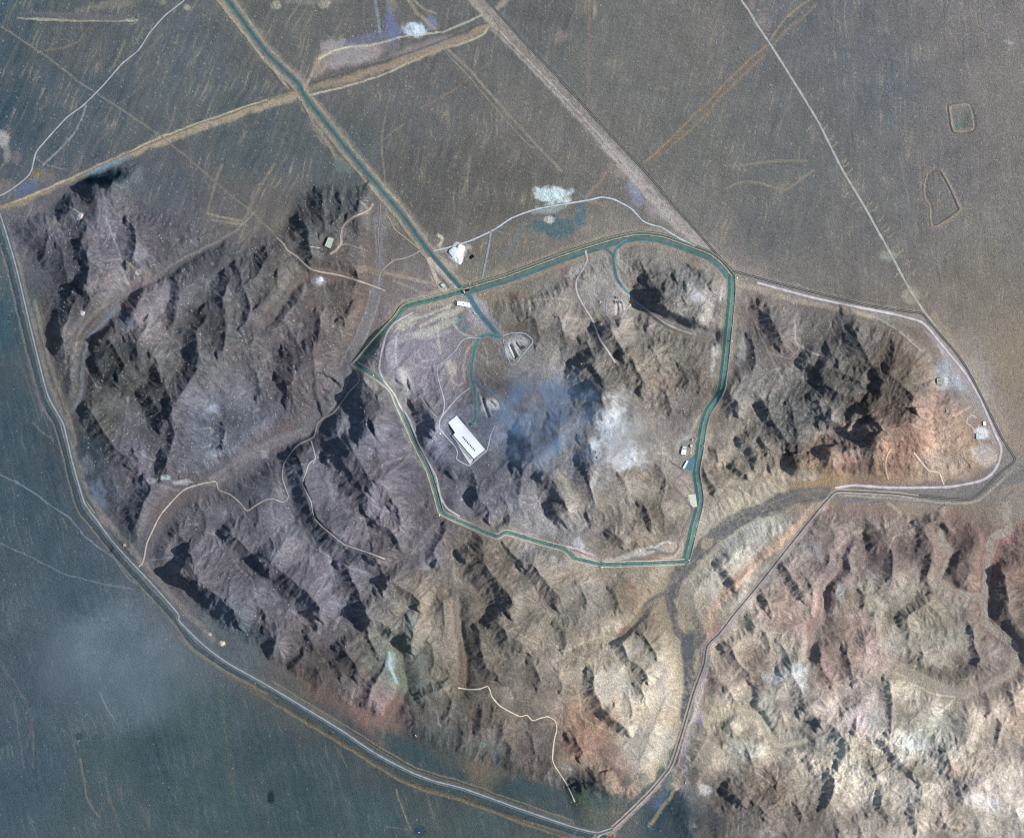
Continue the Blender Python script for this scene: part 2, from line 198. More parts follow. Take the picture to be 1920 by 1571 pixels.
# local patches: u, v, ru, rv, angle deg (clockwise on the map), colour, strength, raggedness
PA = [(1020,672,60,40,0,(158,150,138),.6,1),(960,590,50,24,-20,(150,138,120),.5,1),(1050,560,50,34,0,(152,140,124),.6,1),(1125,530,40,50,0,(178,164,146),.6,1),(905,600,30,30,40,(172,162,156),.6,1),(830,560,50,16,-15,(190,172,150),.5,1.1),(1215,830,60,60,0,(140,130,118),.45,1),(1170,935,60,40,0,(150,138,116),.5,1),(1030,985,60,30,0,(150,144,138),.5,1),(1085,1130,60,50,0,(162,150,130),.5,1),
(860,1150,40,60,0,(150,134,108),.5,1),(1410,720,40,80,0,(120,118,110),.4,1),(540,560,40,30,0,(124,112,100),.4,1),(420,720,60,60,0,(124,114,112),.5,1),(560,1120,50,40,0,(128,116,120),.4,1),(980,1290,70,60,0,(130,118,102),.4,1),(1330,970,20,40,20,(176,160,134),.5,1),(1900,940,40,40,0,(150,138,124),.6,.8),(1800,935,90,14,-3,(140,130,120),.5,.8),(1870,890,50,20,-30,(138,128,118),.6,.8),
(1500,850,190,26,-14,(84,76,70),.6,1),(1640,745,90,60,0,(84,76,66),.6,1),(1570,700,70,80,0,(78,80,76),.55,1),(1690,800,50,40,0,(92,80,70),.5,1),(205,690,80,60,0,(74,76,66),.6,1),(365,640,80,90,20,(80,80,72),.5,1),(125,520,46,90,0,(80,82,86),.5,1),(605,400,66,60,10,(72,80,82),.5,1),  # this row and the next darken shaded hill slopes further through ground colour
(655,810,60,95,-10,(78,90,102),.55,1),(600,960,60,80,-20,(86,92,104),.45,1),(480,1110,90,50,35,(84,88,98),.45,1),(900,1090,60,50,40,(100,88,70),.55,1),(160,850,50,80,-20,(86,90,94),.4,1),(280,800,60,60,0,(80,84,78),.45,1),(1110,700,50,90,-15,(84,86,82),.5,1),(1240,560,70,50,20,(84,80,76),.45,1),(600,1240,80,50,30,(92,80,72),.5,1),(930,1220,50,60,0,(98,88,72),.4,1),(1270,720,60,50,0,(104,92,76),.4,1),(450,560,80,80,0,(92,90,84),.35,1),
(1500,1300,40,60,-20,(130,118,104),.5,1),(1370,1260,50,50,0,(150,120,96),.5,1),(1520,1380,50,40,0,(112,112,104),.6,1),(1400,1510,70,36,20,(112,96,86),.5,1),(1680,1440,110,24,10,(120,108,88),.5,1.2),(1590,1180,50,30,0,(150,116,100),.4,1),
(1040,366,40,17,0,(205,218,212),.9,1.2),(1030,392,30,10,-8,(170,180,175),.5,1),(1040,425,50,22,0,(82,108,110),.85,1.2),(1088,405,12,26,0,(88,112,118),.8,.8),(1028,412,10,7,0,(200,188,170),.8,.6),(858,474,16,19,10,(250,252,255),1,.5),
(835,500,26,16,20,(196,176,158),.6,.9),(777,56,20,15,10,(205,215,220),.9,1),(733,45,12,42,-8,(112,118,155),.7,1.1),(735,10,10,20,0,(150,135,110),.5,1),(808,43,12,12,0,(120,130,165),.8,1),(700,70,60,10,-14,(118,122,150),.5,1.2),(790,90,80,12,-17,(150,138,132),.6,.8),
(660,105,70,20,-15,(162,148,142),.85,.5),(620,90,26,18,-30,(165,155,150),.7,1),(600,120,14,30,20,(165,148,130),.6,.6),(648,308,22,17,15,(116,124,112),.6,.9),(733,412,16,20,-30,(128,128,112),.7,.5),(600,526,8,9,0,(215,218,235),1,.6),(600,528,18,9,0,(170,155,135),.6,.6),
(152,407,6,7,0,(210,195,190),.8,.5),(70,326,14,10,0,(145,105,55),.8,.8),(75,330,30,18,-20,(125,118,105),.6,1),(50,352,26,12,-20,(95,108,135),.8,1.4),(8,262,10,20,-15,(175,165,158),.8,1),(14,290,8,14,0,(150,140,135),.7,1),(30,298,10,16,0,(130,118,112),.6,1),(10,350,20,16,0,(125,115,108),.6,1),
(1150,800,30,62,-10,(226,228,230),1,.9),(1165,850,44,30,20,(206,206,210),.9,.9),(1115,845,16,24,0,(212,214,220),.9,.7),(1130,890,22,30,20,(165,160,160),.6,.8),(1180,770,22,50,-20,(150,148,150),.5,.8),(1040,790,70,58,0,(112,130,150),.5,1),(975,765,50,34,15,(116,126,142),.5,1),(1085,870,30,40,0,(96,112,134),.5,1),  # blue-grey entries, also in the next row, paint smoke haze on the ground
(950,830,40,60,-15,(118,124,138),.5,.9),(1050,730,60,30,10,(134,138,144),.5,.9),(1000,850,70,40,0,(112,124,140),.4,.9),(905,800,50,50,0,(120,122,138),.6,.8),(870,870,40,30,0,(122,118,130),.6,.8),
(790,655,52,42,0,(140,130,135),.9,.7),(760,655,14,12,0,(118,112,130),.7,.6),(812,616,60,8,-18,(186,178,160),.7,1.3),(845,588,34,7,-20,(192,182,158),.7,1.2),(800,630,50,6,-10,(176,168,160),.6,1.4),(765,605,22,12,-35,(185,175,148),.6,.6),(866,608,10,20,0,(92,120,122),.8,.9),(890,592,18,14,40,(170,155,160),.7,.7),(846,690,10,17,-15,(188,174,156),.7,1),
(764,720,10,34,-20,(190,176,150),.75,.4),(758,760,12,30,10,(175,165,150),.6,.4),(697,722,22,7,38,(165,140,118),.7,.5),(875,553,14,10,0,(150,165,170),.7,.6),(880,566,24,14,0,(165,165,162),.7,.6),(960,655,22,22,30,(205,200,185),.85,.5),(978,640,16,12,40,(205,205,195),.8,.5),(925,757,17,11,15,(212,200,180),.9,.5),(912,772,8,16,-30,(180,170,165),.6,.4),
(1155,575,20,18,0,(196,180,165),.85,.4),(1130,560,26,34,0,(172,155,142),.6,.8),(1082,505,22,10,-35,(205,190,165),.75,.8),(1130,500,20,20,0,(160,145,130),.6,.8),(1060,500,14,14,0,(130,108,102),.6,.8),(965,555,14,10,0,(120,95,82),.6,.8),(1070,590,16,12,0,(155,125,95),.5,.9),
(1358,545,9,26,12,(205,200,195),.55,.6),(1340,655,8,18,0,(205,200,188),.7,.6),(1336,690,5,20,5,(205,195,182),.6,.5),(1306,556,16,12,0,(165,165,180),.5,.9),(1392,655,10,30,10,(170,172,175),.6,1),(1385,560,22,40,0,(150,130,118),.55,.6),(1240,715,60,16,15,(120,95,75),.55,1),(1265,450,60,14,20,(170,150,128),.4,.8),
(1298,938,9,12,5,(226,226,214),.95,.3),(1292,868,11,13,12,(110,140,160),.85,.3),(1262,880,24,26,0,(188,172,150),.6,.7),(1295,800,8,30,12,(192,176,156),.6,.6),(1275,812,16,30,30,(170,155,140),.5,.7),(1305,965,16,34,-10,(190,168,130),.6,.7),(1262,955,20,14,0,(195,180,150),.6,.7),(1100,1040,26,7,28,(205,200,205),.85,.5),(1085,1020,10,14,-30,(200,195,200),.7,.5),
(1215,1032,40,8,-12,(195,188,178),.8,.7),(1262,1020,20,18,-30,(200,165,135),.7,.7),(1235,1045,26,7,0,(165,115,90),.7,.8),(1285,1000,7,40,12,(195,155,115),.6,.6),
(1410,1000,36,24,-30,(190,184,165),.6,.7),(1370,1030,24,34,-20,(188,180,158),.6,.7),(1340,1100,30,34,-30,(196,184,156),.6,.7),(1590,868,40,16,0,(165,112,82),.7,.9),(1720,830,26,30,0,(165,110,82),.65,.9),(1450,910,40,16,-20,(190,165,125),.6,.8),(1500,890,40,12,0,(205,180,140),.6,.9),(1770,870,50,24,15,(190,158,128),.6,.8),(1790,850,20,30,-20,(150,112,80),.5,.7),
(1842,812,15,13,15,(228,222,216),.9,.5),(1845,850,26,20,0,(195,180,168),.7,.8),(1775,705,24,30,0,(160,165,168),.7,.8),(1805,710,20,26,0,(185,185,190),.6,.8),(1790,700,8,30,5,(175,162,158),.5,.4),(1770,745,30,16,-10,(120,95,82),.6,.9),(1785,780,24,6,-15,(185,128,105),.85,.7),(1730,740,14,30,0,(120,105,92),.5,.8),(1856,868,18,12,0,(205,180,160),.6,.8),(1842,745,12,10,0,(196,185,175),.6,.8),
(1710,555,18,18,30,(180,165,140),.5,.9),(1716,590,20,12,20,(170,158,132),.5,.9),(1665,480,18,10,0,(160,155,135),.6,1),(1900,340,60,200,0,(124,114,106),.3,.8),(1905,650,60,80,-20,(146,128,106),.4,.8),(1818,228,14,20,-5,(88,98,92),.6,.7),(1800,235,8,6,0,(80,125,105),.7,.6),
(1110,1400,60,30,30,(165,115,88),.65,.9),(1080,1395,22,20,0,(125,80,58),.6,.8),(1180,1430,40,16,10,(195,160,130),.5,.9),(1210,1390,50,40,0,(214,196,166),.6,.8),(1235,1280,22,60,5,(205,180,148),.7,.6),(1170,1285,20,40,-20,(180,172,150),.5,.8),(1195,1225,30,26,0,(182,172,146),.5,.8),(1130,1290,14,40,-20,(196,184,156),.5,.8),
(1110,1330,20,30,0,(150,105,78),.5,.8),(1340,1180,22,14,-30,(185,105,70),.75,1),(1172,1180,9,5,0,(190,95,60),.85,.8),(1180,1100,10,7,0,(175,110,70),.7,.8),(1330,1400,24,14,30,(178,150,130),.5,.7),(1310,1350,10,16,0,(165,145,185),.6,1),(1288,1430,8,24,5,(215,195,180),.7,.8),(1312,1470,18,8,60,(205,150,120),.7,.6),(1322,1480,14,10,0,(215,205,192),.8,.7),
(1450,1268,26,12,0,(225,220,205),.6,.8),(1436,1320,16,30,-20,(212,208,165),.55,.8),(1400,1405,40,20,10,(222,212,180),.7,.9),(1440,1350,12,30,-20,(214,208,165),.5,.8),(1500,1262,14,30,-10,(200,205,205),.6,.8),(1485,1255,16,10,0,(214,214,200),.5,.8),(1610,1350,28,30,-30,(214,178,166),.65,.7),(1560,1240,20,50,0,(190,140,118),.5,.9),(1640,1230,36,40,0,(196,150,130),.5,.9),
(1710,1390,34,16,0,(176,190,182),.6,.9),(1640,1350,20,26,20,(140,148,140),.5,.8),(1590,1430,20,50,-25,(212,196,160),.6,.8),(1700,1490,30,34,0,(200,182,160),.6,.8),(1840,1500,44,18,20,(225,206,192),.7,.8),(1820,1470,30,20,0,(176,152,150),.5,.8),(1790,1440,16,12,0,(205,150,95),.7,.8),(1880,1400,40,30,0,(205,178,150),.5,.8),(1900,1340,30,60,0,(200,165,130),.4,.8),
(1680,1200,40,24,-20,(175,168,135),.5,.9),(1800,1195,34,24,-20,(186,178,145),.5,.9),(1750,1190,24,20,0,(140,132,108),.5,.8),(1870,1215,30,34,0,(132,108,102),.6,.7),(1770,1265,50,14,15,(122,104,82),.6,.7),(1660,1105,40,40,-20,(178,158,134),.5,.9),(1575,1110,10,20,0,(168,176,172),.6,.8),(1620,1100,40,12,0,(165,152,115),.4,.9),(1520,1030,24,18,0,(150,142,140),.5,.8),
(1590,1020,30,10,0,(128,100,98),.4,.8),(1730,990,50,16,-25,(112,94,86),.5,.7),(1695,1035,60,24,-20,(122,96,94),.5,.9),(1810,1010,22,36,10,(128,92,78),.7,.6),(1800,1080,18,34,10,(135,105,88),.6,.7),(1900,1010,20,10,0,(190,120,95),.6,.9),(1435,1150,14,26,-20,(190,140,112),.6,.9),(1415,1100,14,20,0,(185,145,130),.4,.9),
(1290,1215,12,40,0,(88,90,92),.9,.3),(1300,1200,22,20,0,(92,92,92),.8,.3),(1260,1530,36,44,10,(48,74,82),.9,.9),(1300,1450,12,22,0,(62,78,78),.8,.9),(1240,1500,12,24,30,(90,110,130),.6,1),(1100,1475,40,20,-10,(58,78,72),.8,1),(1140,1500,44,22,10,(62,84,84),.6,1),(1175,1462,10,12,0,(85,95,90),.7,.6),(1205,1455,8,14,-40,(92,100,92),.6,.6),(1085,1500,26,12,0,(66,84,64),.6,1),
(1000,1480,60,16,14,(62,84,88),.7,.6),(750,1395,60,14,30,(62,84,88),.7,.5),(800,1425,50,12,35,(62,82,84),.6,.5),(1340,1540,14,40,-30,(74,86,92),.6,.6),(905,1396,9,6,0,(90,135,110),.7,.8),(930,1420,7,22,0,(62,92,108),.6,.7),(770,1160,12,36,0,(120,145,125),.5,.9),(735,1240,14,16,0,(150,170,160),.6,.9),(757,1295,12,8,0,(120,125,95),.5,.5),(830,1180,40,50,0,(150,130,98),.4,.9),
(790,1290,40,18,0,(125,130,108),.5,.9),(700,1300,34,50,-10,(140,108,98),.5,.9),(500,820,40,24,-20,(115,95,85),.5,.9),(530,800,18,14,0,(135,95,85),.6,.9),(495,851,8,9,0,(150,152,160),.8,.4),(400,765,14,8,-30,(165,170,180),.7,1.2),(410,850,26,8,-10,(170,172,170),.3,1.3),(340,905,18,6,-10,(195,200,195),.7,1.3),(310,895,10,5,0,(190,200,190),.7,1.2),(285,900,12,5,0,(180,178,180),.5,1.2),
(185,925,16,30,-20,(112,122,140),.7,.7),(165,870,12,22,0,(120,124,132),.6,.7),(195,975,14,10,40,(160,135,130),.6,.7),(115,610,14,20,10,(130,112,95),.6,.8),(122,575,14,14,0,(128,112,122),.6,.8),(170,535,22,14,-10,(140,125,122),.6,.8),(155,587,3,6,-20,(215,205,210),1,.4),(175,450,26,14,0,(132,110,108),.6,.8),(258,475,18,16,0,(150,138,142),.6,.9),(270,460,20,12,0,(128,104,100),.5,.9),
(260,510,6,8,40,(205,200,165),.8,.7),(285,560,30,36,20,(142,124,122),.7,.9),(285,565,14,12,0,(115,98,98),.5,.8),(240,600,18,20,20,(95,118,125),.6,.9),(205,590,26,12,-40,(98,120,126),.6,.9),(185,400,20,14,0,(122,112,118),.5,.9),(200,333,42,19,-8,(38,58,64),.95,.7),(116,387,12,15,0,(40,66,76),.9,.6),(200,312,40,9,-24,(120,138,148),.6,1),(100,418,34,12,-10,(150,132,112),.6,1.2),
(350,15,7,6,0,(165,155,135),.7,.8),(516,10,12,9,0,(170,160,140),.7,1),(608,8,12,9,0,(170,160,140),.7,1),(590,2,60,6,0,(150,142,130),.4,1.3),(210,8,60,8,-10,(150,140,120),.4,1.4),(305,3,10,8,0,(150,140,120),.5,1),(245,38,14,3,0,(200,192,168),.8,1),(85,36,40,3,2,(170,160,140),.7,1.2),(150,30,110,6,3,(110,108,106),.7,.6),
(1245,400,18,10,30,(165,160,172),.5,1),(1190,350,18,14,20,(150,150,168),.6,1.1),(1195,370,12,18,-20,(155,155,175),.5,1),(1228,395,30,14,45,(165,150,142),.5,.9),(1165,322,18,14,20,(165,142,130),.5,.9),(1410,6,10,14,0,(150,128,120),.5,1),(1440,40,14,14,0,(150,140,130),.3,1.3),(1190,455,14,6,0,(160,150,135),.5,.6),(1300,495,40,6,25,(165,150,128),.5,.9),
(60,620,6,6,0,(90,115,118),.6,1),(10,612,8,18,0,(58,98,108),.5,1.2),(8,640,10,10,0,(60,90,100),.4,1),(508,1495,8,12,10,(36,52,60),.9,.7),(148,1380,8,6,0,(48,68,80),.7,.7),(785,1558,14,10,0,(40,68,92),.7,.8),(90,870,14,14,0,(56,76,92),.5,.9),(416,1206,7,5,0,(215,205,195),.9,.6),(394,1189,4,3,0,(200,190,180),.9,.6),(700,440,30,20,0,(110,102,98),.2,.9),
(1480,30,8,3,10,(165,140,130),.6,.8),(1530,90,30,60,25,(118,112,108),.3,.8),(1170,150,10,8,0,(140,132,110),.5,.6),(1240,165,14,5,0,(140,132,112),.4,.6),(1050,70,12,14,30,(150,132,118),.5,.8),(1892,80,12,3,15,(165,165,165),.6,.5)]
# ------------------------------------------------------------------ roads and tracks
TEAL=(88,112,114); TEALD=(66,92,96); TEALG=(102,122,118); LAV=(172,168,178); PALE=(196,196,196); TANC=(168,152,128); BROWN=(120,105,85); GREY=(108,108,112); DARK=(62,66,66); OUTD=(62,84,90)
ACCESS=[(395,-42),(427,0),(500,99),(558,156),(575,185),(662,294),(751,399),(800,466),(845,519),(868,544)]
ACCESS2=[(866,541),(878,552),(888,570),(900,588),(918,610),(937,632)]
RING_N=[(868,545),(885,541),(905,535),(960,518),(1050,484),(1142,454),(1194,443),(1236,446),(1280,460),(1325,477),(1345,490),(1360,506),(1371,520)]
RING_E=[(1370,516),(1371,545),(1367,588),(1359,666),(1351,728),(1340,750),(1325,772),(1316,804),(1310,846),(1304,885),(1311,937),(1299,989),(1286,1046),(1282,1053)]
RING_S=[(1284,1053),(1240,1055),(1181,1057),(1132,1058),(1100,1052),(1077,1046),(1068,1038),(1056,1028),(1012,1016),(956,999),(944,999),(930,1005),(886,987),(832,963),(824,950),(818,927),(803,880),(782,838),(761,791),(748,762),(733,729),(704,706),(667,683)]
RING_W=[(667,683),(704,640),(743,596),(761,574),(818,559),(868,545)]
ROADS=[  # name, points, width, ramp, height above ground, label bits
 ('access_road',ACCESS,8.5,[(0,(96,120,116)),(.12,TEAL),(.45,TEALD),(.55,TEALD),(.9,TEAL),(1,(92,128,124))]),
 ('access_road',ACCESS2,9.5,[(0,(110,130,138)),(.2,(84,116,128)),(.6,(70,104,122)),(1,(104,130,136))]),
 ('perimeter_road',RING_N,19,[(0,(100,122,112)),(.08,(90,112,106)),(.26,(94,112,104)),(.29,DARK),(.33,(128,128,108)),(.39,(186,178,150)),(.42,(120,122,104)),(.46,DARK),(.50,(78,88,80)),(.52,TEALG),(.62,TEAL),(.9,(74,108,110)),(1,(126,134,122))]),
 ('perimeter_road',RING_E,16,[(0,(196,206,192)),(.10,(214,222,206)),(.13,(92,124,114)),(.45,(100,128,120)),(.50,(140,150,138)),(.54,(80,104,102)),(.62,(66,98,100)),(.86,(76,106,104)),(.93,(130,140,128)),(1,(160,152,128))]),
 ('perimeter_road',RING_S,12,[(0,(160,152,134)),(.08,(184,180,160)),(.15,(176,176,156)),(.2,(118,134,124)),(.42,(110,132,126)),(.47,(72,80,78)),(.53,(72,80,78)),(.58,(100,126,120)),(.8,(96,124,120)),(.85,(196,196,180)),(.93,(188,184,164)),(1,(160,152,134))]),
 ('perimeter_road',RING_W,11.5,[(0,(190,176,140)),(.1,(150,150,130)),(.14,(110,134,118)),(.4,(96,128,118)),(.46,DARK),(.52,DARK),(.58,(92,128,120)),(.86,(78,112,110)),(1,(150,146,128))]),
 ('spur_road',[(1118,464),(1128,464),(1142,471),(1150,480)],6,[(0,(104,128,128)),(.3,TEAL),(.8,TEAL),(1,(130,140,136))]),
 ('spur_road',[(1176,452),(1164,459),(1155,468),(1150,480),(1150,492),(1152,505),(1156,522),(1165,536),(1174,546),(1186,562)],6.5,[(0,(150,160,160)),(.2,(84,116,122)),(.8,(84,116,122)),(1,(168,172,164))]),
 ('tunnel_road',[(939,632),(928,631),(918,628),(908,629),(897,636),(890,656),(885,680),(883,706),(887,718),(890,740),(891,778),(888,790),(878,800)],8,[(0,(150,156,148)),(.18,(92,122,124)),(.5,(78,112,114)),(.85,(92,126,126)),(1,(150,158,156))]),
 ('tunnel_road',[(886,713),(900,722),(923,737),(936,752),(941,766),(942,774),(932,790)],4.5,[(0,(150,156,156)),(.3,(98,122,130)),(.8,(98,122,130)),(1,(150,156,156))]),
 ('gravel_road',[(1372,-42),(1390,0),(1404,20),(1420,47),(1446,86),(1498,169),(1537,234),(1576,312),(1623,391),(1641,424),(1670,476),(1701,534),(1732,583),(1756,614)],4.2,[(0,(150,148,142)),(.2,(186,186,180)),(.5,(150,148,142)),(.8,(190,190,184)),(1,(150,148,142))]),
 ('gravel_road',[(1420,530),(1460,541),(1524,558),(1575,569),(1628,580),(1680,590),(1724,602),(1740,614),(1753,630),(1785,669),(1811,701),(1837,745),(1850,775),(1866,812),(1876,835),(1877,850),(1871,872),(1858,890),(1837,902),(1785,912),(1732,914),(1667,914),(1602,910),(1566,915)],5.5,[(0,(170,160,156)),(.25,(190,182,186)),(.75,(196,188,190)),(1,(176,164,154))]),
 ('patrol_road',[(870,-42),(912,0),(928,18),(978,74),(1043,142),(1127,234),(1210,323),(1260,382),(1312,440),(1345,478),(1371,506),(1382,510),(1420,521),(1460,532),(1524,548),(1628,573),(1700,584),(1727,588),(1740,600),(1758,622),(1790,659),(1812,690),(1837,737),(1856,775),(1879,822),(1902,859),(1896,870),(1878,884),(1850,912),(1826,933),(1810,936),(1760,933),(1720,929)],4.2,[(0,(110,108,102)),(.08,(68,70,70)),(.3,(72,74,74)),(.36,(124,122,116)),(.64,(124,122,116)),(.7,(66,68,68)),(.92,(68,70,70)),(1,(120,116,108))]),
 ('valley_road',[(1722,932),(1680,926),(1628,923),(1590,921),(1566,922),(1550,938),(1532,958),(1477,1026),(1420,1098),(1376,1151),(1350,1185),(1326,1210),(1320,1244),(1310,1272),(1300,1300),(1286,1348),(1270,1401),(1262,1425),(1253,1443),(1221,1482),(1182,1521),(1148,1552),(1120,1566),(1090,1610)],9.5,[(0,(176,156,142)),(.15,(160,150,146)),(.3,(168,160,156)),(.42,(104,104,104)),(.5,(74,78,78)),(.58,(78,82,82)),(.66,(150,144,138)),(.82,(166,152,140)),(1,(150,136,122))]),
 ('boundary_road',[(-30,330),(-10,380),(0,403),(12,440),(31,505),(57,614),(78,700),(91,745),(112,783),(120,800),(135,864),(156,937),(168,958),(182,976),(205,1008),(234,1041),(286,1096),(333,1150),(337,1165),(379,1207),(424,1241),(500,1284),(545,1311),(637,1367),(702,1411),(768,1446),(815,1464),(872,1479),(980,1518),(1065,1547),(1100,1557),(1122,1560),(1148,1552)],9,[(0,(124,120,110)),(.14,(84,94,96)),(.3,(96,106,108)),(.38,(150,153,158)),(.56,(152,155,160)),(.64,(90,100,104)),(.8,(84,96,100)),(.88,(118,120,116)),(1,(96,104,106))]),
 ('dirt_track',[(372,-42),(346,0),(310,29),(281,62),(260,94),(229,120),(193,161),(156,198),(125,221),(91,258),(68,286),(59,320),(47,336),(16,359),(-10,372)],3.4,[(0,(116,118,122)),(.3,(158,160,168)),(.7,(158,160,168)),(1,(116,118,122))]),
 ('dirt_track',[(812,471),(845,463),(886,450),(928,430),(960,409),(1004,393),(1064,382),(1106,375),(1129,370),(1153,375),(1184,392),(1205,414),(1223,422),(1241,427),(1272,446),(1304,462)],3.4,[(0,(140,142,142)),(.3,(182,190,198)),(.7,(178,186,194)),(1,(136,136,132))]),
 ('dirt_track',[(921,433),(915,471),(909,500),(904,524)],4.2,[(0,(118,126,132)),(.3,(134,150,162)),(.7,(134,150,162)),(1,(118,124,128))]),
 ('dirt_track',[(260,1062),(266,1058),(271,1044),(276,1018),(294,979),(307,958),(344,919),(378,907),(404,902)],3.6,[(0,(130,120,112)),(.3,(172,162,148)),(.7,(176,164,150)),(1,(130,120,112))]),
 ('dirt_track',[(404,902),(407,908),(411,919),(432,927),(450,942),(464,957),(482,946),(498,937),(512,935),(532,941),(541,931),(536,915),(530,895),(532,872),(538,861),(558,835),(587,820),(592,808),(595,796),(606,784),(624,775),(634,764),(655,735),(673,716),(672,700),(658,682)],2.8,[(0,(120,112,108)),(.3,(166,156,148)),(.7,(168,158,150)),(1,(120,112,108))]),
 ('ridge_path',[(583,825),(588,840),(592,859),(584,866),(579,872),(574,888),(568,906),(576,924),(584,940),(587,958),(592,973),(606,988),(621,1000),(647,1020),(693,1036),(722,1047)],2.4,[(0,(120,114,112)),(.3,(176,168,164)),(.7,(176,168,164)),(1,(120,114,112))]),
 ('dirt_track',[(859,1289),(880,1292),(899,1291),(914,1286),(919,1294),(922,1304),(931,1316),(941,1325),(974,1342),(988,1340),(999,1350),(1015,1345),(1028,1343),(1041,1351),(1044,1367),(1039,1388),(1036,1421),(1041,1436),(1049,1448),(1065,1474),(1078,1503)],2.8,[(0,(150,136,120)),(.3,(208,196,176)),(.7,(210,198,178)),(1,(150,136,120))]),
 ('dirt_track',[(1098,469),(1101,487),(1093,505),(1081,526),(1082,549),(1095,575),(1111,601),(1124,635),(1140,659),(1153,680)],4.0,[(0,(150,142,134)),(.3,(184,178,176)),(.7,(184,178,176)),(1,(150,142,134))]),
 ('dirt_track',[(1186,560),(1197,570),(1210,579),(1228,592),(1246,605),(1270,617),(1298,626)],4.5,[(0,(140,134,128)),(.4,(158,152,150)),(.8,(150,144,142)),(1,(130,122,114))]),
 ('service_road',[(774,586),(740,606),(725,627),(716,661),(712,692),(722,716),(740,739),(753,765),(769,788),(790,846),(816,889),(826,930),(838,952),(862,968)],4.6,[(0,(140,132,130)),(.3,(178,172,178)),(.7,(180,174,180)),(1,(140,132,130))]),
 ('service_road',[(902,634),(878,634),(865,640),(855,656),(838,673),(821,687),(820,700),(824,718),(833,750),(832,772),(825,788),(824,803),(834,815),(854,838),(858,850),(857,861),(879,873),(884,870),(900,856),(913,844),(920,816),(928,798)],2.6,[(0,(132,128,134)),(.3,(162,166,180)),(.7,(162,166,180)),(1,(132,128,134))]),
 ('service_road',[(882,726),(861,743),(848,757),(837,770),(830,780)],2.6,[(0,(132,128,134)),(.3,(164,162,172)),(.7,(164,162,172)),(1,(132,128,134))]),
 ('service_road',[(790,745),(797,756),(806,768),(820,783)],2.6,[(0,(132,128,134)),(.3,(166,158,160)),(.7,(166,158,160)),(1,(132,128,134))]),
 ('service_road',[(1285,883),(1272,893),(1262,901),(1263,910),(1270,919),(1280,930),(1289,941),(1298,956),(1291,975),(1283,989),(1278,1005),(1272,1016),(1271,1028),(1262,1037),(1244,1037),(1228,1030),(1212,1031)],4.2,[(0,(140,130,124)),(.3,(128,118,122)),(.7,(134,122,124)),(1,(150,136,124))]),
 ('service_road',[(943,637),(948,656),(953,672),(960,684),(970,679),(978,668),(999,641),(988,628),(975,624),(952,626),(943,630)],1.8,[(0,(160,170,176)),(.5,(190,198,210)),(1,(160,170,176))]),
 ('service_road',[(1136,586),(1137,572),(1139,560),(1147,550),(1156,541),(1168,547),(1178,553),(1186,565),(1175,580),(1155,596),(1136,586)],1.8,[(0,(140,144,150)),(.5,(172,176,186)),(1,(140,144,150))]),
 ('dirt_track',[(1712,848),(1722,860),(1731,871),(1741,882),(1752,884),(1762,888),(1766,898),(1770,908)],2.6,[(0,(190,172,150)),(.4,(222,210,190)),(.8,(222,210,190)),(1,(190,172,150))]),
 ('dirt_track',[(1670,841),(1663,852),(1660,866),(1661,882),(1666,899)],3.0,[(0,(150,135,112)),(.4,(188,170,140)),(.8,(188,170,140)),(1,(150,135,112))]),
 ('dirt_track',[(714,380),(713,400),(710,430),(710,455),(712,480),(712,505)],2.4,[(0,(120,112,106)),(.5,(142,134,128)),(1,(120,112,106))]),
 ('dirt_track',[(700,382),(690,396),(662,409),(645,424),(640,440),(640,456),(630,470),(619,477)],5.0,[(0,(128,116,108)),(.2,(160,150,144)),(.4,(116,106,98)),(.6,(164,154,148)),(.8,(122,112,104)),(1,(150,140,134))]),
 ('dirt_track',[(722,400),(730,409),(740,429),(760,446),(788,468)],2.8,[(0,(116,108,98)),(.4,(160,148,132)),(.8,(158,146,130)),(1,(116,108,98))]),
 ('dirt_track',[(788,470),(775,478),(756,485),(740,488),(724,500),(714,512),(710,530)],3.4,[(0,(126,118,110)),(.4,(156,148,144)),(.8,(156,148,144)),(1,(126,118,110))]),
 ('dirt_track',[(519,445),(532,458),(540,470),(558,482),(572,496),(584,505),(602,510),(636,516),(670,526),(704,538),(722,545)],4.2,[(0,(124,116,106)),(.4,(168,158,148)),(.8,(164,154,144)),(1,(124,116,106))]),
]
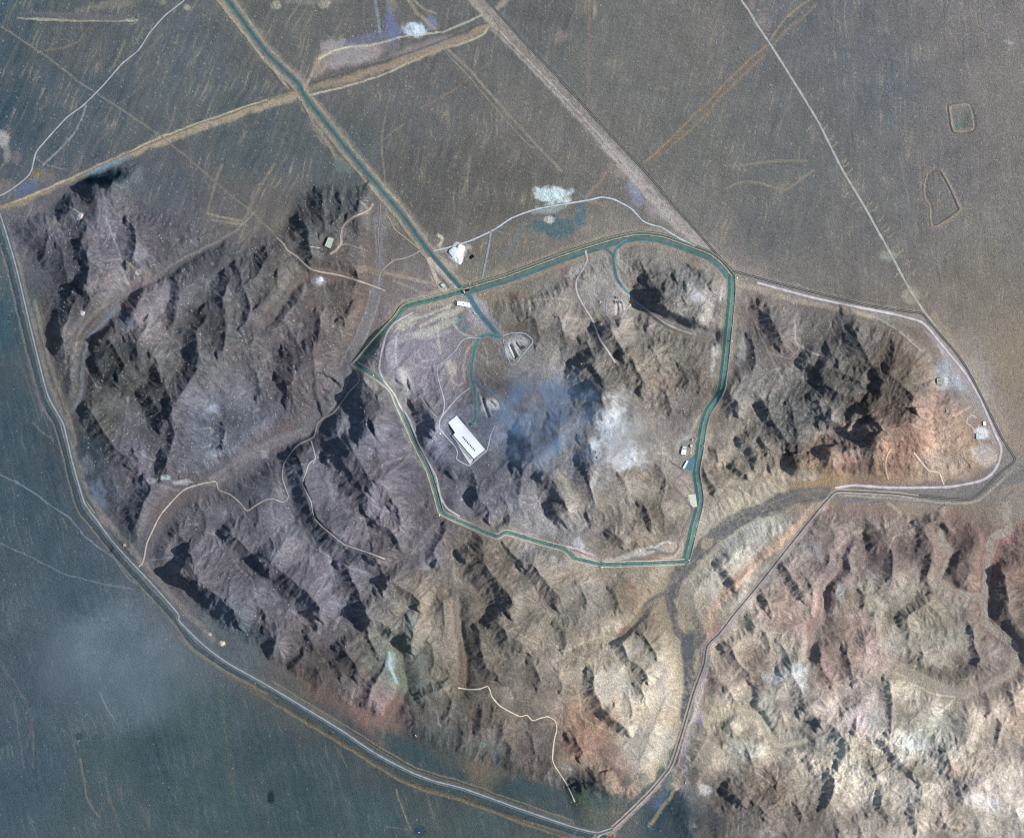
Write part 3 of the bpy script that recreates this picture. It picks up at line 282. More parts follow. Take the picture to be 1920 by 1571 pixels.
# tracks, verges and wash beds worn into the ground: points, half width, colour, strength[, lateral offset]
TR=[
 # corridor beside the access road
 (ACCESS,16,(148,136,118),.45,0),(ACCESS,3,(160,148,128),.6,11),(ACCESS,1.4,(92,88,78),.6,15),(ACCESS,2.2,(168,156,136),.55,-9),(ACCESS2,14,(160,156,152),.4,0),
 (RING_N,17,(158,142,122),.5,0),(RING_E,17,(160,146,128),.55,0),(RING_S,11,(150,140,124),.5,0),(RING_W,12,(158,146,122),.5,0),(RING_W,2,(170,154,122),.6,-9),
 ([(406,0),(443,47),(498,117),(514,130),(540,167)],3,(165,152,130),.8,0),([(406,0),(443,47),(498,117),(540,167)],1,(84,80,72),.7,2),
 ([(566,188),(584,224),(606,258),(628,294)],4,(158,146,130),.8,0),([(566,188),(584,224),(606,258),(628,294)],1,(80,78,72),.8,3),([(588,224),(610,254),(640,290)],4,(128,124,104),.6,8),
 # NE fence strip
 ([(885,-10),(925,35),(978,90),(1043,165),(1127,254),(1200,335),(1250,395),(1330,472)],13,(148,138,128),.75,0),([(925,40),(1043,160),(1127,250),(1210,345),(1330,468)],2,(180,164,150),.5,12),([(925,40),(1043,160),(1127,250),(1210,345)],1.2,(196,184,168),.5,5),
 ([(1130,265),(1200,338),(1250,396),(1340,475)],10,(182,168,158),.5,2),
 ([(870,-42),(912,0),(978,74),(1127,234),(1260,382),(1345,478)],4,(118,116,112),.4,-4),
 ([(1371,508),(1460,536),(1524,552),(1628,577),(1724,596)],13,(146,136,128),.6,3),([(1385,530),(1440,550),(1500,566),(1560,578),(1640,592)],5,(176,158,136),.6,0),
 ([(1740,604),(1790,665),(1837,741),(1879,830)],12,(164,150,142),.7,4),([(1740,590),(1790,655),(1820,690),(1850,745),(1880,805)],5,(170,150,124),.5,-6),
 ([(1566,932),(1628,930),(1720,934),(1800,938),(1850,915),(1930,870)],9,(122,116,111),.85,0),([(1820,935),(1870,905),(1930,885)],8,(126,119,113),.8,6),([(1877,850),(1902,859)],16,(130,124,118),.5,0),([(1560,930),(1628,926),(1720,922),(1785,916),(1837,906),(1880,880)],16,(124,118,114),.7,0),([(1570,928),(1640,932),(1720,938),(1800,944),(1840,934),(1900,880)],2,(176,164,140),.7,0),
 ([(1880,884),(1925,858)],14,(140,132,122),.7,0),([(1886,932),(1884,960),(1892,1000)],2,(100,98,92),.5,0),([(1900,920),(1885,932),(1890,960),(1896,998),(1925,990)],1.4,(90,90,84),.5,0),
 # valley corridor
 ([(1566,930),(1532,966),(1477,1033),(1420,1106),(1376,1160),(1340,1205)],5,(176,160,156),.7,3),([(1545,930),(1500,985),(1457,1020),(1403,1067),(1351,1125),(1325,1170)],10,(190,160,138),.75,0),([(1457,1022),(1403,1070),(1351,1128)],3,(224,190,168),.7,-3),([(1540,935),(1500,978),(1457,1016)],4,(196,172,140),.6,-6),
 ([(1345,1200),(1326,1240),(1315,1290),(1298,1345),(1278,1410),(1268,1470)],8,(188,166,146),.8,0),([(1336,1230),(1320,1300),(1300,1370),(1285,1440)],3,(186,176,190),.5,6),([(1330,1215),(1312,1290),(1290,1355)],1.5,(215,200,180),.7,-6),
 ([(1320,1215),(1295,1232),(1284,1250)],2.2,(168,158,146),.9,0),([(1284,1250),(1290,1300),(1283,1348),(1262,1375),(1250,1385)],1.4,(150,146,138),.7,0),
 ([(1250,1440),(1240,1462),(1215,1490),(1182,1520),(1160,1545)],12,(84,94,94),.85,0),([(1236,1462),(1210,1488),(1160,1540),(1140,1556)],2.6,(166,146,128),.8,-8),([(1262,1400),(1250,1440),(1243,1465)],9,(112,116,110),.7,-6),
 ([(1262,1470),(1258,1492),(1240,1515),(1218,1548)],3,(150,140,112),.8,0),([(1225,1500),(1190,1530),(1160,1562)],2,(160,152,140),.7,8),([(1260,1400),(1250,1372),(1246,1410),(1248,1440)],2,(168,172,160),.6,0),
 ([(1160,1555),(1280,1480)],1,(80,90,90),.1,0),
 # washes with braided beds
 ([(716,380),(711,445),(713,505),(706,542),(696,583),(673,640),(652,680),(636,732),(605,771),(571,807),(506,833),(460,858),(403,902)],10,(126,121,120),.8,0),([(706,542),(696,583),(673,640),(652,680),(636,732),(605,771),(571,807)],1.2,(150,142,136),.6,-9),([(706,542),(696,583),(673,640),(652,680),(636,732),(612,764)],1,(150,142,134),.6,10),
 ([(571,807),(545,822),(506,836),(460,862),(403,902)],3,(136,130,130),.6,6),([(403,902),(380,903),(352,912),(330,915),(300,905)],3,(128,126,126),.6,-4),
 ([(1566,924),(1498,930),(1441,953),(1403,966),(1350,994),(1312,1036),(1280,1065)],14,(112,107,103),.8,0),([(1498,930),(1441,953),(1400,980),(1350,1010),(1305,1050)],8,(108,104,101),.75,9),([(1280,1065),(1268,1090),(1259,1110)],12,(106,102,101),.8,0),([(1259,1105),(1256,1125),(1262,1155),(1270,1180),(1284,1200)],7,(104,101,100),.8,0),
 ([(1284,1190),(1290,1220),(1292,1260),(1292,1300),(1284,1345)],11,(96,97,97),.8,0),([(1284,1345),(1270,1390),(1256,1430)],6,(72,80,84),.9,-4),([(1330,1010),(1325,1022)],9,(172,152,128),.9,0),
 ([(1282,1070),(1262,1080)],5,(120,112,104),.5,0),([(1250,1108),(1232,1120),(1215,1130)],3,(116,110,108),.6,0),
 ([(1886,932),(1889,994),(1863,1007),(1852,1054),(1844,1125),(1847,1158),(1849,1170),(1901,1212),(1894,1259),(1850,1285),(1807,1304),(1755,1286),(1682,1252)],7.5,(160,147,132),.95,0),([(1872,1000),(1860,1030),(1850,1080),(1843,1150),(1900,1212),(1893,1259),(1807,1302)],.9,(172,160,146),.6,-6),
 ([(1756,994),(1768,1015),(1779,1036),(1770,1060),(1758,1085),(1770,1098),(1790,1108),(1837,1122)],6.5,(160,147,132),.9,0),([(1790,1108),(1780,1125),(1772,1160)],3,(142,132,118),.7,0),([(1758,1087),(1740,1098),(1715,1115),(1690,1128)],2.4,(150,140,128),.6,0),
 ([(1660,940),(1690,965),(1650,990),(1600,1000),(1587,1010),(1574,1030),(1577,1052),(1560,1080),(1545,1098),(1540,1130),(1540,1158)],3.2,(172,156,138),.75,0),([(1690,1000),(1674,1010),(1662,1040)],1.6,(166,150,138),.6,0),
 ([(1310,1343),(1347,1348),(1384,1330),(1418,1338),(1430,1360),(1447,1385),(1459,1398),(1512,1388)],3.8,(184,170,150),.8,0),([(1440,1400),(1458,1440),(1450,1470),(1415,1445),(1390,1440),(1370,1460)],1.2,(186,174,152),.6,0),
 ([(1540,1158),(1530,1180),(1522,1220),(1520,1270)],3,(150,140,130),.6,0),([(1546,1158),(1568,1185),(1574,1215)],1.6,(160,150,136),.5,0),([(1680,1251),(1700,1245),(1716,1248)],1.8,(196,176,146),.7,0),([(1682,1252),(1676,1258),(1700,1270)],1.6,(200,184,160),.6,0),
 ([(1668,1276),(1685,1276),(1720,1285),(1750,1300),(1790,1305)],1.4,(196,186,166),.7,0),([(1755,1340),(1775,1325),(1790,1310)],2,(200,190,168),.6,0),([(1600,1380),(1570,1410),(1565,1440),(1590,1480),(1610,1530)],1.4,(214,200,170),.4,0),
 ([(1890,1550),(1850,1555),(1800,1550),(1760,1545)],2,(200,184,160),.6,0),([(1850,1420),(1880,1455),(1925,1490)],2,(180,164,146),.5,0),([(1700,1480),(1722,1500),(1722,1520)],1.4,(204,188,160),.4,0),
 ([(857,1120),(856,1150),(858,1180),(868,1200)],3,(150,138,118),.5,0),([(745,1335),(730,1345),(722,1360),(718,1380)],3,(122,116,98),.6,0),([(745,1335),(760,1310),(790,1293),(830,1282)],1.2,(150,140,116),.5,0),([(870,1400),(880,1385),(884,1360),(878,1330)],1.6,(148,130,108),.6,0),
 ([(730,1222),(732,1250),(745,1280)],2,(160,190,196),.6,0),([(1030,1200),(1060,1220),(1100,1200),(1145,1192),(1158,1210),(1155,1240),(1140,1262),(1105,1262),(1098,1275)],1.4,(184,174,156),.6,0),([(1155,1196),(1175,1180),(1195,1168),(1215,1130),(1240,1112)],3,(112,106,102),.6,0),
 ([(960,1180),(1010,1205),(1080,1215)],1.2,(170,158,140),.5,0),([(1086,1300),(1092,1345),(1120,1360),(1150,1375)],1.4,(196,178,150),.5,0),([(1108,911),(1109,930),(1110,958),(1101,981),(1088,992)],3,(168,160,156),.8,0),([(1135,855),(1120,885),(1108,911)],4,(176,172,172),.7,0),([(1060,990),(1050,975),(1030,985)],2.5,(160,152,146),.6,0),
 ([(1040,880),(1062,905),(1075,940),(1062,960),(1052,975)],6,(170,160,144),.7,0),
 ([(992,560),(992,590),(992,620)],2.2,(172,162,148),.75,0),([(996,638),(1008,650),(1020,656),(1030,664),(1034,690)],2.4,(160,150,140),.7,0),([(1030,560),(1045,600),(1048,630),(1032,660)],1.6,(160,148,132),.6,0),([(990,566),(1030,560),(1066,562)],1.2,(184,166,138),.6,0),
 ([(1392,596),(1395,640),(1390,690),(1376,745)],4,(150,140,132),.6,0),([(1386,600),(1396,650)],1,(176,168,160),.5,0),([(1420,620),(1440,660),(1465,710),(1472,740)],1.4,(150,144,136),.6,0),([(1490,600),(1492,640),(1520,660),(1544,668)],1.4,(156,148,138),.6,0),([(1560,594),(1572,612),(1576,630),(1570,655)],1.4,(158,150,140),.6,0),
 ([(1634,587),(1680,614),(1715,640),(1740,665)],2.4,(134,130,124),.7,0),([(1634,587),(1680,614),(1730,655)],.9,(172,164,148),.6,3),([(1757,636),(1766,660),(1775,680),(1776,700),(1772,716)],2.6,(180,172,172),.7,0),([(1762,640),(1776,665),(1784,690)],2,(176,168,164),.6,0),
 ([(1638,850),(1648,890)],3,(196,168,134),.7,0),([(1690,868),(1700,890)],2,(180,150,126),.6,0),([(1650,800),(1672,824)],1.5,(165,152,138),.5,0),([(1410,930),(1430,945)],1.2,(205,180,150),.6,0),([(1450,905),(1470,920)],2,(205,185,150),.6,0),([(1384,912),(1425,946)],1.2,(210,190,165),.6,0),
 ([(1787,780),(1810,768),(1820,762)],1.4,(214,190,160),.7,0),([(1832,785),(1822,778),(1812,790),(1824,802),(1832,812)],1.2,(205,190,176),.7,0),([(1832,812),(1836,826),(1842,848)],1.4,(180,182,186),.7,0),([(1836,826),(1850,822),(1866,828)],1,(150,140,130),.6,0),
 ([(1566,920),(1498,924),(1441,945),(1403,958),(1350,985),(1320,1020)],1.2,(140,132,122),.5,0),([(1540,930),(1470,945),(1410,972),(1350,1004),(1305,1045),(1270,1090)],1,(134,128,120),.5,0),([(1480,938),(1420,968),(1370,1000),(1330,1030),(1290,1066),(1262,1110),(1262,1160)],1.2,(82,80,80),.5,0),([(1560,930),(1500,940),(1430,962),(1380,990)],1,(84,82,82),.5,0),([(1690,930),(1640,936),(1590,950),(1560,975)],1.2,(150,140,126),.5,0),
 # S tracks inside the ring, cut lines
 ([(1056,1022),(1085,1030),(1110,1042),(1135,1052)],1.4,(196,190,196),.8,0),([(1075,1032),(1100,1042),(1125,1050)],1.2,(150,110,80),.8,-3),([(1283,1045),(1284,1020),(1280,1005)],1.4,(215,190,160),.6,-4),([(1208,1032),(1190,1038),(1165,1046),(1140,1050)],4,(196,188,176),.7,0),([(1222,1034),(1234,1022),(1250,1016),(1262,1018)],1.6,(214,206,200),.8,0),([(1265,1022),(1272,1032),(1262,1044),(1240,1046)],1.4,(206,180,160),.7,0),
 ([(1258,868),(1270,874),(1283,884)],.9,(120,110,100),.8,0),([(1232,850),(1248,852),(1260,860)],1.4,(180,168,150),.5,0),([(1316,776),(1306,790),(1298,805),(1292,818),(1284,822)],2.4,(192,180,168),.7,0),([(1300,815),(1288,824),(1276,826),(1271,835),(1271,858)],1.6,(160,158,168),.8,0),
 # tan corridor to the W/NW
 ([(-10,392),(21,385),(60,372),(100,352),(156,328),(200,306),(240,290),(299,263),(360,240),(417,219),(460,206),(498,193),(550,175)],4.5,(150,134,108),.85,0),([(240,290),(299,263),(360,242),(417,222),(498,196),(550,180)],6,(166,150,126),.8,3),([(21,383),(100,350),(156,325),(240,287),(299,260),(417,216),(498,189)],1.2,(196,182,150),.7,-1),([(156,330),(240,292),(360,243),(498,195)],1,(88,80,66),.6,-4),
 ([(156,330),(200,310),(240,296)],3,(120,140,155),.7,0),
 ([(575,165),(620,155),(680,138),(760,110),(840,80),(925,45)],6,(150,132,114),.8,3),([(580,158),(640,140),(720,115),(800,88),(860,64),(918,42)],1.2,(96,84,72),.7,0),([(575,180),(650,162),(720,140),(780,112),(830,92),(860,84),(905,66),(916,50)],1.5,(190,178,152),.85,0),([(640,148),(760,112),(850,80),(918,46)],5,(158,138,116),.7,2),([(568,172),(590,130),(605,104),(630,92)],2.5,(170,150,128),.8,0),([(598,112),(625,96),(655,88)],1.4,(206,198,170),.9,0),([(655,88),(700,84),(760,68),(830,60),(905,28)],1.6,(200,194,172),.6,0),
 ([(765,0),(780,22),(800,40),(815,55)],3,(158,145,122),.7,0),([(775,0),(795,18),(818,26)],2,(165,150,128),.6,0),([(703,0),(708,30),(712,60)],2.4,(150,156,160),.5,0),([(683,0),(682,40),(690,70)],1,(130,124,112),.5,0),
 ([(912,38),(935,15),(952,0)],4,(170,155,138),.6,0),([(885,0),(905,22),(925,45)],5,(176,162,146),.6,0),
 # orange double track
 ([(1205,307),(1232,285),(1265,253),(1295,222),(1325,195),(1360,155),(1377,140),(1410,108),(1439,86)],1.5,(158,128,98),.85,0),([(1246,289),(1266,268),(1285,253),(1330,210),(1345,188),(1380,155),(1410,125),(1435,104)],1.4,(152,132,106),.75,0),([(1225,300),(1265,262),(1325,203),(1377,150),(1435,98)],6,(128,116,102),.4,2),([(1443,78),(1460,52),(1477,31),(1500,12),(1524,-4)],1.5,(158,138,108),.8,0),([(1450,84),(1480,52),(1510,30),(1530,8)],2.4,(148,130,108),.6,0),
 # straight faint survey lines
 ([(0,49),(45,78),(91,109),(150,155),(224,203),(307,260),(365,307),(412,350),(464,391),(500,425),(519,445)],1.6,(132,124,110),.7,0),([(834,88),(858,110),(886,138),(930,188),(960,222),(978,242),(1010,275),(1051,320)],2.2,(146,134,116),.75,0),([(834,88),(886,144),(960,232),(1000,272)],1,(150,138,118),.6,5),([(1106,0),(1105,60),(1104,120),(1103,182)],3,(132,118,104),.6,0),([(1102,182),(1101,260),(1098,320)],1,(138,124,108),.6,0),
 ([(787,203),(815,190),(842,174),(863,161)],1.3,(140,115,102),.8,0),([(863,161),(895,135),(925,113)],1.2,(136,124,104),.5,0),([(720,260),(745,242),(758,233)],1,(140,128,108),.7,0),([(725,156),(732,180),(725,200),(722,221),(716,255),(716,286),(720,310),(722,338),(727,398)],1.5,(136,124,108),.75,0),([(703,130),(708,165),(700,190)],2.4,(118,112,102),.5,0),([(752,170),(760,200),(752,225)],2,(120,114,102),.5,0),
 ([(1356,310),(1380,312),(1420,306),(1458,302),(1514,302)],1.9,(140,130,114),.8,0),([(1498,300),(1499,276)],1.2,(146,136,116),.7,0),([(1358,357),(1380,344),(1403,341),(1430,344),(1469,357),(1490,345),(1524,320)],1.9,(142,130,114),.8,0),([(1350,318),(1350,385)],1.2,(128,118,106),.5,0),([(1275,330),(1310,360),(1350,388)],1.6,(128,122,112),.5,0),
 ([(417,307),(405,340),(396,375),(388,401)],2.4,(136,124,106),.75,0),([(388,401),(420,408),(456,414)],2,(150,136,114),.8,0),([(456,414),(466,396),(480,365),(497,336),(515,308)],2.4,(136,124,106),.75,0),([(395,412),(430,418),(455,420)],2,(158,144,122),.6,0),
 ([(30,34),(80,37),(120,39),(180,40),(235,40),(256,38)],1.2,(170,160,136),.7,0),([(30,28),(120,30),(250,34)],4,(108,106,104),.5,0),([(262,25),(258,40),(245,46)],1,(150,142,120),.6,0),([(80,95),(120,90),(145,80),(155,65),(152,45)],1.8,(132,122,108),.6,0),([(235,78),(220,110),(205,135)],1.8,(138,126,106),.7,0),([(305,65),(270,100),(255,120)],1.4,(130,122,106),.5,0),([(295,130),(265,155),(245,180)],1.4,(122,114,104),.5,0),([(366,60),(362,120),(355,180),(352,230)],2,(116,112,104),.6,0),([(310,200),(318,225),(330,245)],1.8,(124,118,106),.5,0),([(345,215),(352,262),(362,320),(362,390)],1.8,(112,108,102),.5,0),
 ([(215,200),(195,225),(180,245)],1.2,(112,108,102),.5,0),([(205,250),(185,265),(172,290)],1.2,(114,108,102),.6,0),([(162,195),(154,221),(141,247),(125,268),(100,292),(81,310)],1.3,(150,150,146),.8,0),([(70,300),(90,310),(125,318)],.9,(140,140,136),.6,0),([(125,258),(118,290),(112,310)],1,(120,122,118),.5,0),
 ([(0,890),(29,903),(65,925),(99,950),(128,968),(140,982),(161,1007),(185,1026),(211,1044),(228,1066),(240,1083),(258,1096)],1.2,(128,134,138),.7,0),([(0,1018),(40,1036),(86,1059),(120,1076),(156,1085),(200,1096),(250,1104)],1.1,(120,126,132),.7,0),([(282,1050),(310,1046),(345,1040)],1,(130,138,146),.7,0),
 ([(742,1477),(748,1498),(757,1521),(763,1538),(770,1552)],1.1,(134,128,112),.8,0),([(720,1548),(745,1552),(772,1556)],.9,(118,118,108),.6,0),([(800,1480),(806,1510),(815,1535)],1,(118,114,100),.6,0),([(632,1400),(645,1425),(652,1440)],1.1,(118,114,100),.6,0),([(186,1295),(200,1325),(215,1350)],1,(140,140,140),.6,0),([(150,1420),(157,1460),(165,1500),(185,1530)],1.6,(124,118,108),.7,0),([(62,1360),(62,1440)],1.4,(112,112,112),.6,0),
 ([(0,1240),(20,1270),(45,1310),(60,1350),(50,1400)],2.4,(108,108,110),.5,0),([(25,1310),(38,1390),(45,1440)],1.6,(110,110,114),.5,0),([(415,1290),(420,1340),(425,1400),(440,1490)],1.6,(98,100,84),.5,0),([(200,1480),(215,1520),(225,1560)],1.6,(112,106,98),.5,0),([(260,1500),(280,1550)],1.6,(112,106,98),.5,0),
 # verge lines of the boundary road (offset to the outside = right of travel is SW/W side)
 ([(0,403),(31,505),(57,614),(91,745),(120,800),(156,937),(182,976),(234,1041),(333,1150),(379,1207),(500,1284),(637,1367),(768,1446),(872,1479),(980,1518),(1122,1562)],6,(66,84,90),.8,8),
 ([(0,403),(31,505),(57,614),(91,745),(120,800),(156,937),(182,976),(234,1041),(333,1150),(379,1207),(500,1284),(637,1367),(768,1446),(872,1479),(980,1518),(1122,1562)],1.6,(126,120,112),.7,17),
 ([(0,403),(31,505),(57,614),(91,745),(120,800),(156,937),(182,976),(234,1041),(333,1150),(379,1207),(500,1284),(637,1367),(768,1446),(872,1479),(980,1518),(1122,1562)],1,(50,60,60),.6,14),
 ([(0,403),(31,505),(57,614),(91,745),(120,800),(156,937),(182,976),(234,1041),(333,1150),(379,1207),(500,1284)],1.2,(132,132,128),.6,4.5),
 ([(424,1241),(500,1284),(637,1367),(768,1446),(872,1479),(980,1518),(1100,1558)],4.5,(108,101,84),.65,20),([(500,1284),(637,1367),(768,1446),(872,1479),(980,1518)],1,(66,60,48),.7,17),([(500,1284),(637,1367),(768,1446),(872,1479),(980,1518),(1060,1547)],1.2,(138,128,106),.6,23),
 ([(500,1284),(637,1367),(768,1446),(872,1479),(980,1518),(1065,1547)],3,(112,108,96),.6,-8),([(500,1284),(637,1367),(768,1446),(872,1479),(980,1518),(1065,1547)],1,(140,132,112),.6,-12),([(637,1367),(768,1446),(872,1479),(980,1518)],1,(60,66,64),.7,-9),
 ([(20,440),(57,590),(90,715),(118,780),(136,845),(165,925),(200,975),(250,1035),(333,1130),(400,1200)],5,(140,132,124),.6,0),([(57,560),(90,690),(118,765),(136,830)],3,(148,138,122),.5,-6),
 ([(110,770),(130,850),(150,920),(178,960)],1,(190,180,150),.6,2),([(333,1190),(370,1225),(430,1262),(500,1300)],2.4,(128,120,100),.6,0),([(15,520),(40,620),(62,720),(100,830)],1,(110,112,112),.5,0),
 ([(34,608),(62,700),(92,790)],1,(112,116,118),.5,0),([(42,690),(60,740),(75,790)],1.2,(116,118,118),.4,0),([(60,790),(80,810),(100,825)],2,(118,112,110),.5,0),([(118,970),(124,990)],2,(122,120,104),.5,0),
 ([(752,612),(775,598),(800,592),(826,580),(846,572)],2.2,(190,182,162),.7,0),([(748,620),(742,650),(745,690),(760,720),(776,742)],2,(168,160,160),.7,0),([(820,610),(822,640),(826,662)],2,(190,180,166),.6,0),([(835,600),(852,610),(868,626),(890,634)],2,(176,168,164),.6,0),([(770,680),(800,690),(830,682)],1.6,(160,152,154),.6,0),([(800,640),(818,650),(815,672),(792,676),(784,656),(800,640)],1.2,(168,160,162),.6,0),([(760,628),(790,622),(815,630)],1.6,(170,164,158),.6,0),([(873,580),(868,600),(862,620)],1.6,(160,130,120),.6,0),([(845,575),(828,590),(790,612)],3,(196,186,164),.6,0),([(888,640),(876,660),(868,690),(872,715)],1.8,(180,166,150),.6,0),([(905,640),(912,660),(915,690)],1.6,(168,160,150),.6,0),([(890,720),(900,745),(905,770)],2,(176,170,164),.6,0),([(850,700),(846,712),(858,722),(872,716)],1.6,(180,150,134),.6,0),
 # pale diagonal scrapes by the gate
 ([(800,482),(810,505),(826,540),(845,548)],5,(200,180,160),.7,0),([(798,486),(812,520),(822,545)],1,(130,112,96),.7,0),([(806,480),(822,500),(842,522),(862,542)],4,(196,186,172),.6,0),([(820,440),(830,448),(822,462)],2.5,(205,195,165),.7,0),
 ([(722,512),(760,520),(800,530),(822,534)],3,(168,150,132),.7,0),([(735,525),(770,540),(800,552)],1.6,(166,150,132),.6,0),([(660,498),(700,508),(760,516)],6,(150,132,114),.5,0),([(780,560),(735,580),(700,625)],1.5,(150,130,108),.6,0),
 ([(1095,468),(1060,482),(1000,505),(940,530)],2,(172,158,144),.6,0),([(1160,465),(1158,500),(1165,530)],1.6,(176,168,156),.7,0),([(1280,478),(1310,505)],1,(176,150,110),.7,0),([(1378,520),(1388,535),(1470,545)],3,(178,160,140),.6,0),([(1118,612),(1160,602),(1185,595)],3,(166,158,146),.6,0),
 ([(1118,596),(1090,600),(1060,596)],2,(170,158,140),.5,0),([(906,450),(902,465),(900,478)],1,(160,140,90),.8,0),([(928,432),(955,440)],1.4,(120,130,130),.6,0),([(990,412),(970,440),(950,480)],2.6,(112,124,128),.6,0),
 ([(820,470),(850,470),(880,462)],5,(190,176,156),.5,0),([(1140,385),(1120,380),(1098,372),(1125,340),(1148,305)],3,(146,126,112),.7,0),([(1155,380),(1190,396)],5,(140,136,134),.3,0),
 ([(668,372),(690,392),(690,400)],2,(150,140,130),.4,0),([(508,490),(520,465),(505,445)],2,(112,104,98),.4,0),([(200,490),(228,488),(235,530)],1.4,(146,140,132),.6,0),([(200,410),(212,440),(222,470),(232,500),(236,530)],1.4,(150,140,136),.7,0),([(232,486),(255,505),(275,522)],1.4,(150,140,112),.8,0),([(120,385),(150,400),(155,420)],1,(180,170,160),.5,0),
 ([(438,435),(410,452),(365,474),(330,492),(290,520)],2,(136,128,118),.7,0),([(480,395),(456,420),(438,436)],1.6,(146,136,122),.7,0),([(270,520),(213,562),(180,585),(165,600),(145,630)],2.5,(126,124,120),.8,0),([(222,572),(200,600),(167,633),(156,680),(154,716),(150,745),(135,770)],3,(118,124,132),.7,0),
 ([(160,690),(175,712),(182,726)],1,(150,140,132),.6,0),([(145,630),(140,660),(120,700),(104,730)],2.5,(132,120,108),.5,0),([(430,760),(460,735),(495,720)],1.4,(138,132,128),.5,0),([(265,850),(290,862),(310,830)],1.4,(150,150,150),.5,0),
 ([(426,990),(428,1030),(445,1060),(475,1090),(480,1120)],2,(136,128,126),.6,0),([(430,985),(445,970),(460,955)],3,(140,132,128),.6,0),([(532,945),(550,968),(570,985),(600,1030),(640,1057),(693,1076),(718,1103)],2.2,(138,132,132),.8,0),([(508,940),(512,975),(505,1020)],1.8,(136,128,126),.6,0),([(500,840),(505,870),(512,900),(528,935)],2,(136,128,122),.7,0),([(516,845),(520,890),(530,930)],1.6,(140,132,126),.6,0),
 ([(612,870),(620,920),(635,945),(680,985),(692,1005)],1.8,(130,124,122),.6,0),([(630,1060),(636,1090),(652,1120),(662,1155)],1.6,(134,128,128),.6,0),([(840,975),(820,990),(808,1010),(760,1050),(750,1060)],1.8,(134,124,122),.6,0),([(886,990),(870,1020),(850,1045),(856,1100),(860,1140)],2,(142,132,118),.6,0),([(935,1010),(950,1040),(980,1060)],1.2,(170,160,140),.6,0),
]
# raised earth banks with inner ditch: closed/open outlines
BERMS=[([(1777,198),(1816,195),(1826,242),(1787,247),(1777,198)],(158,142,122)),([(1751,318),(1740,328),(1735,345),(1736,370),(1745,385),(1748,419),(1756,422),(1778,408),(1797,394),(1795,386),(1780,352),(1764,323)],(158,140,118))]
for k in range(26):                       # short scrapes beside the straight gravel road
    t=.28+.68*((k*0.618)%1); x=1446+ (1740-1446)*t; y=86+(590-86)*t+ (8 if t<.6 else -2); s=1 if k%4 else -1
    TR.append(([(x+5*s,y-2*s),(x+12*s,y-5*s),(x+16*s,y-11*s)],1.1,(156,140,118),.75,0))
for k in range(7): TR.append(([(1418+k*2,20+k*7),(1436+k*2,18+k*8)],1,(160,134,126),.5,0))
# ------------------------------------------------------------------ relief
CST = 4.0
cu = np.concatenate([us[:EX], np.arange(us[EX], us[-EX - 1], CST * STEP), us[-EX - 1:]])
cv = np.concatenate([vs[:EX], np.arange(vs[EX], vs[-EX - 1], CST * STEP), vs[-EX - 1:]])
CU, CV = np.meshgrid(cu.astype(np.float32), cv.astype(np.float32))
_iu = np.clip(np.searchsorted(cu, us, 'right') - 1, 0, len(cu) - 2); _fu = ((us - cu[_iu]) / (cu[_iu + 1] - cu[_iu])).astype(np.float32)
_iv = np.clip(np.searchsorted(cv, vs, 'right') - 1, 0, len(cv) - 2); _fv = ((vs - cv[_iv]) / (cv[_iv + 1] - cv[_iv])).astype(np.float32)[:, None]
def upsample(a):
    r = a[_iv] * (1 - _fv) + a[_iv + 1] * _fv
    return r[:, _iu] * (1 - _fu) + r[:, _iu + 1] * _fu
def poly_sd(poly, X, Y):
    p = np.array(poly, float); d = np.full(X.shape, 1e9, np.float32); ins = np.zeros(X.shape, bool)
    for i in range(len(p)):
        a = p[i]; b = p[(i + 1) % len(p)]; e = b - a
        t = np.clip(((X - a[0]) * e[0] + (Y - a[1]) * e[1]) / (e @ e), 0, 1)
        d = np.minimum(d, np.hypot(X - a[0] - t * e[0], Y - a[1] - t * e[1]))
        if a[1] != b[1]:
            c = ((a[1] > Y) != (b[1] > Y)) & (X < (b[0] - a[0]) * (Y - a[1]) / (b[1] - a[1]) + a[0]); ins ^= c
    return np.where(ins, d, -d)
hs = upsample(poly_sd(HILLS, CU, CV)) + 9 * WN1 + 4 * WS1
mask = sstep(-2, 34, hs)
for pts, hw in WASHES:
    w_, d, al = dist_line(pts, hw * 3.2, warp=6)
    mask[w_] *= 0.12 + 0.88 * sstep(hw * 0.7, hw * 2.6, np.abs(d))
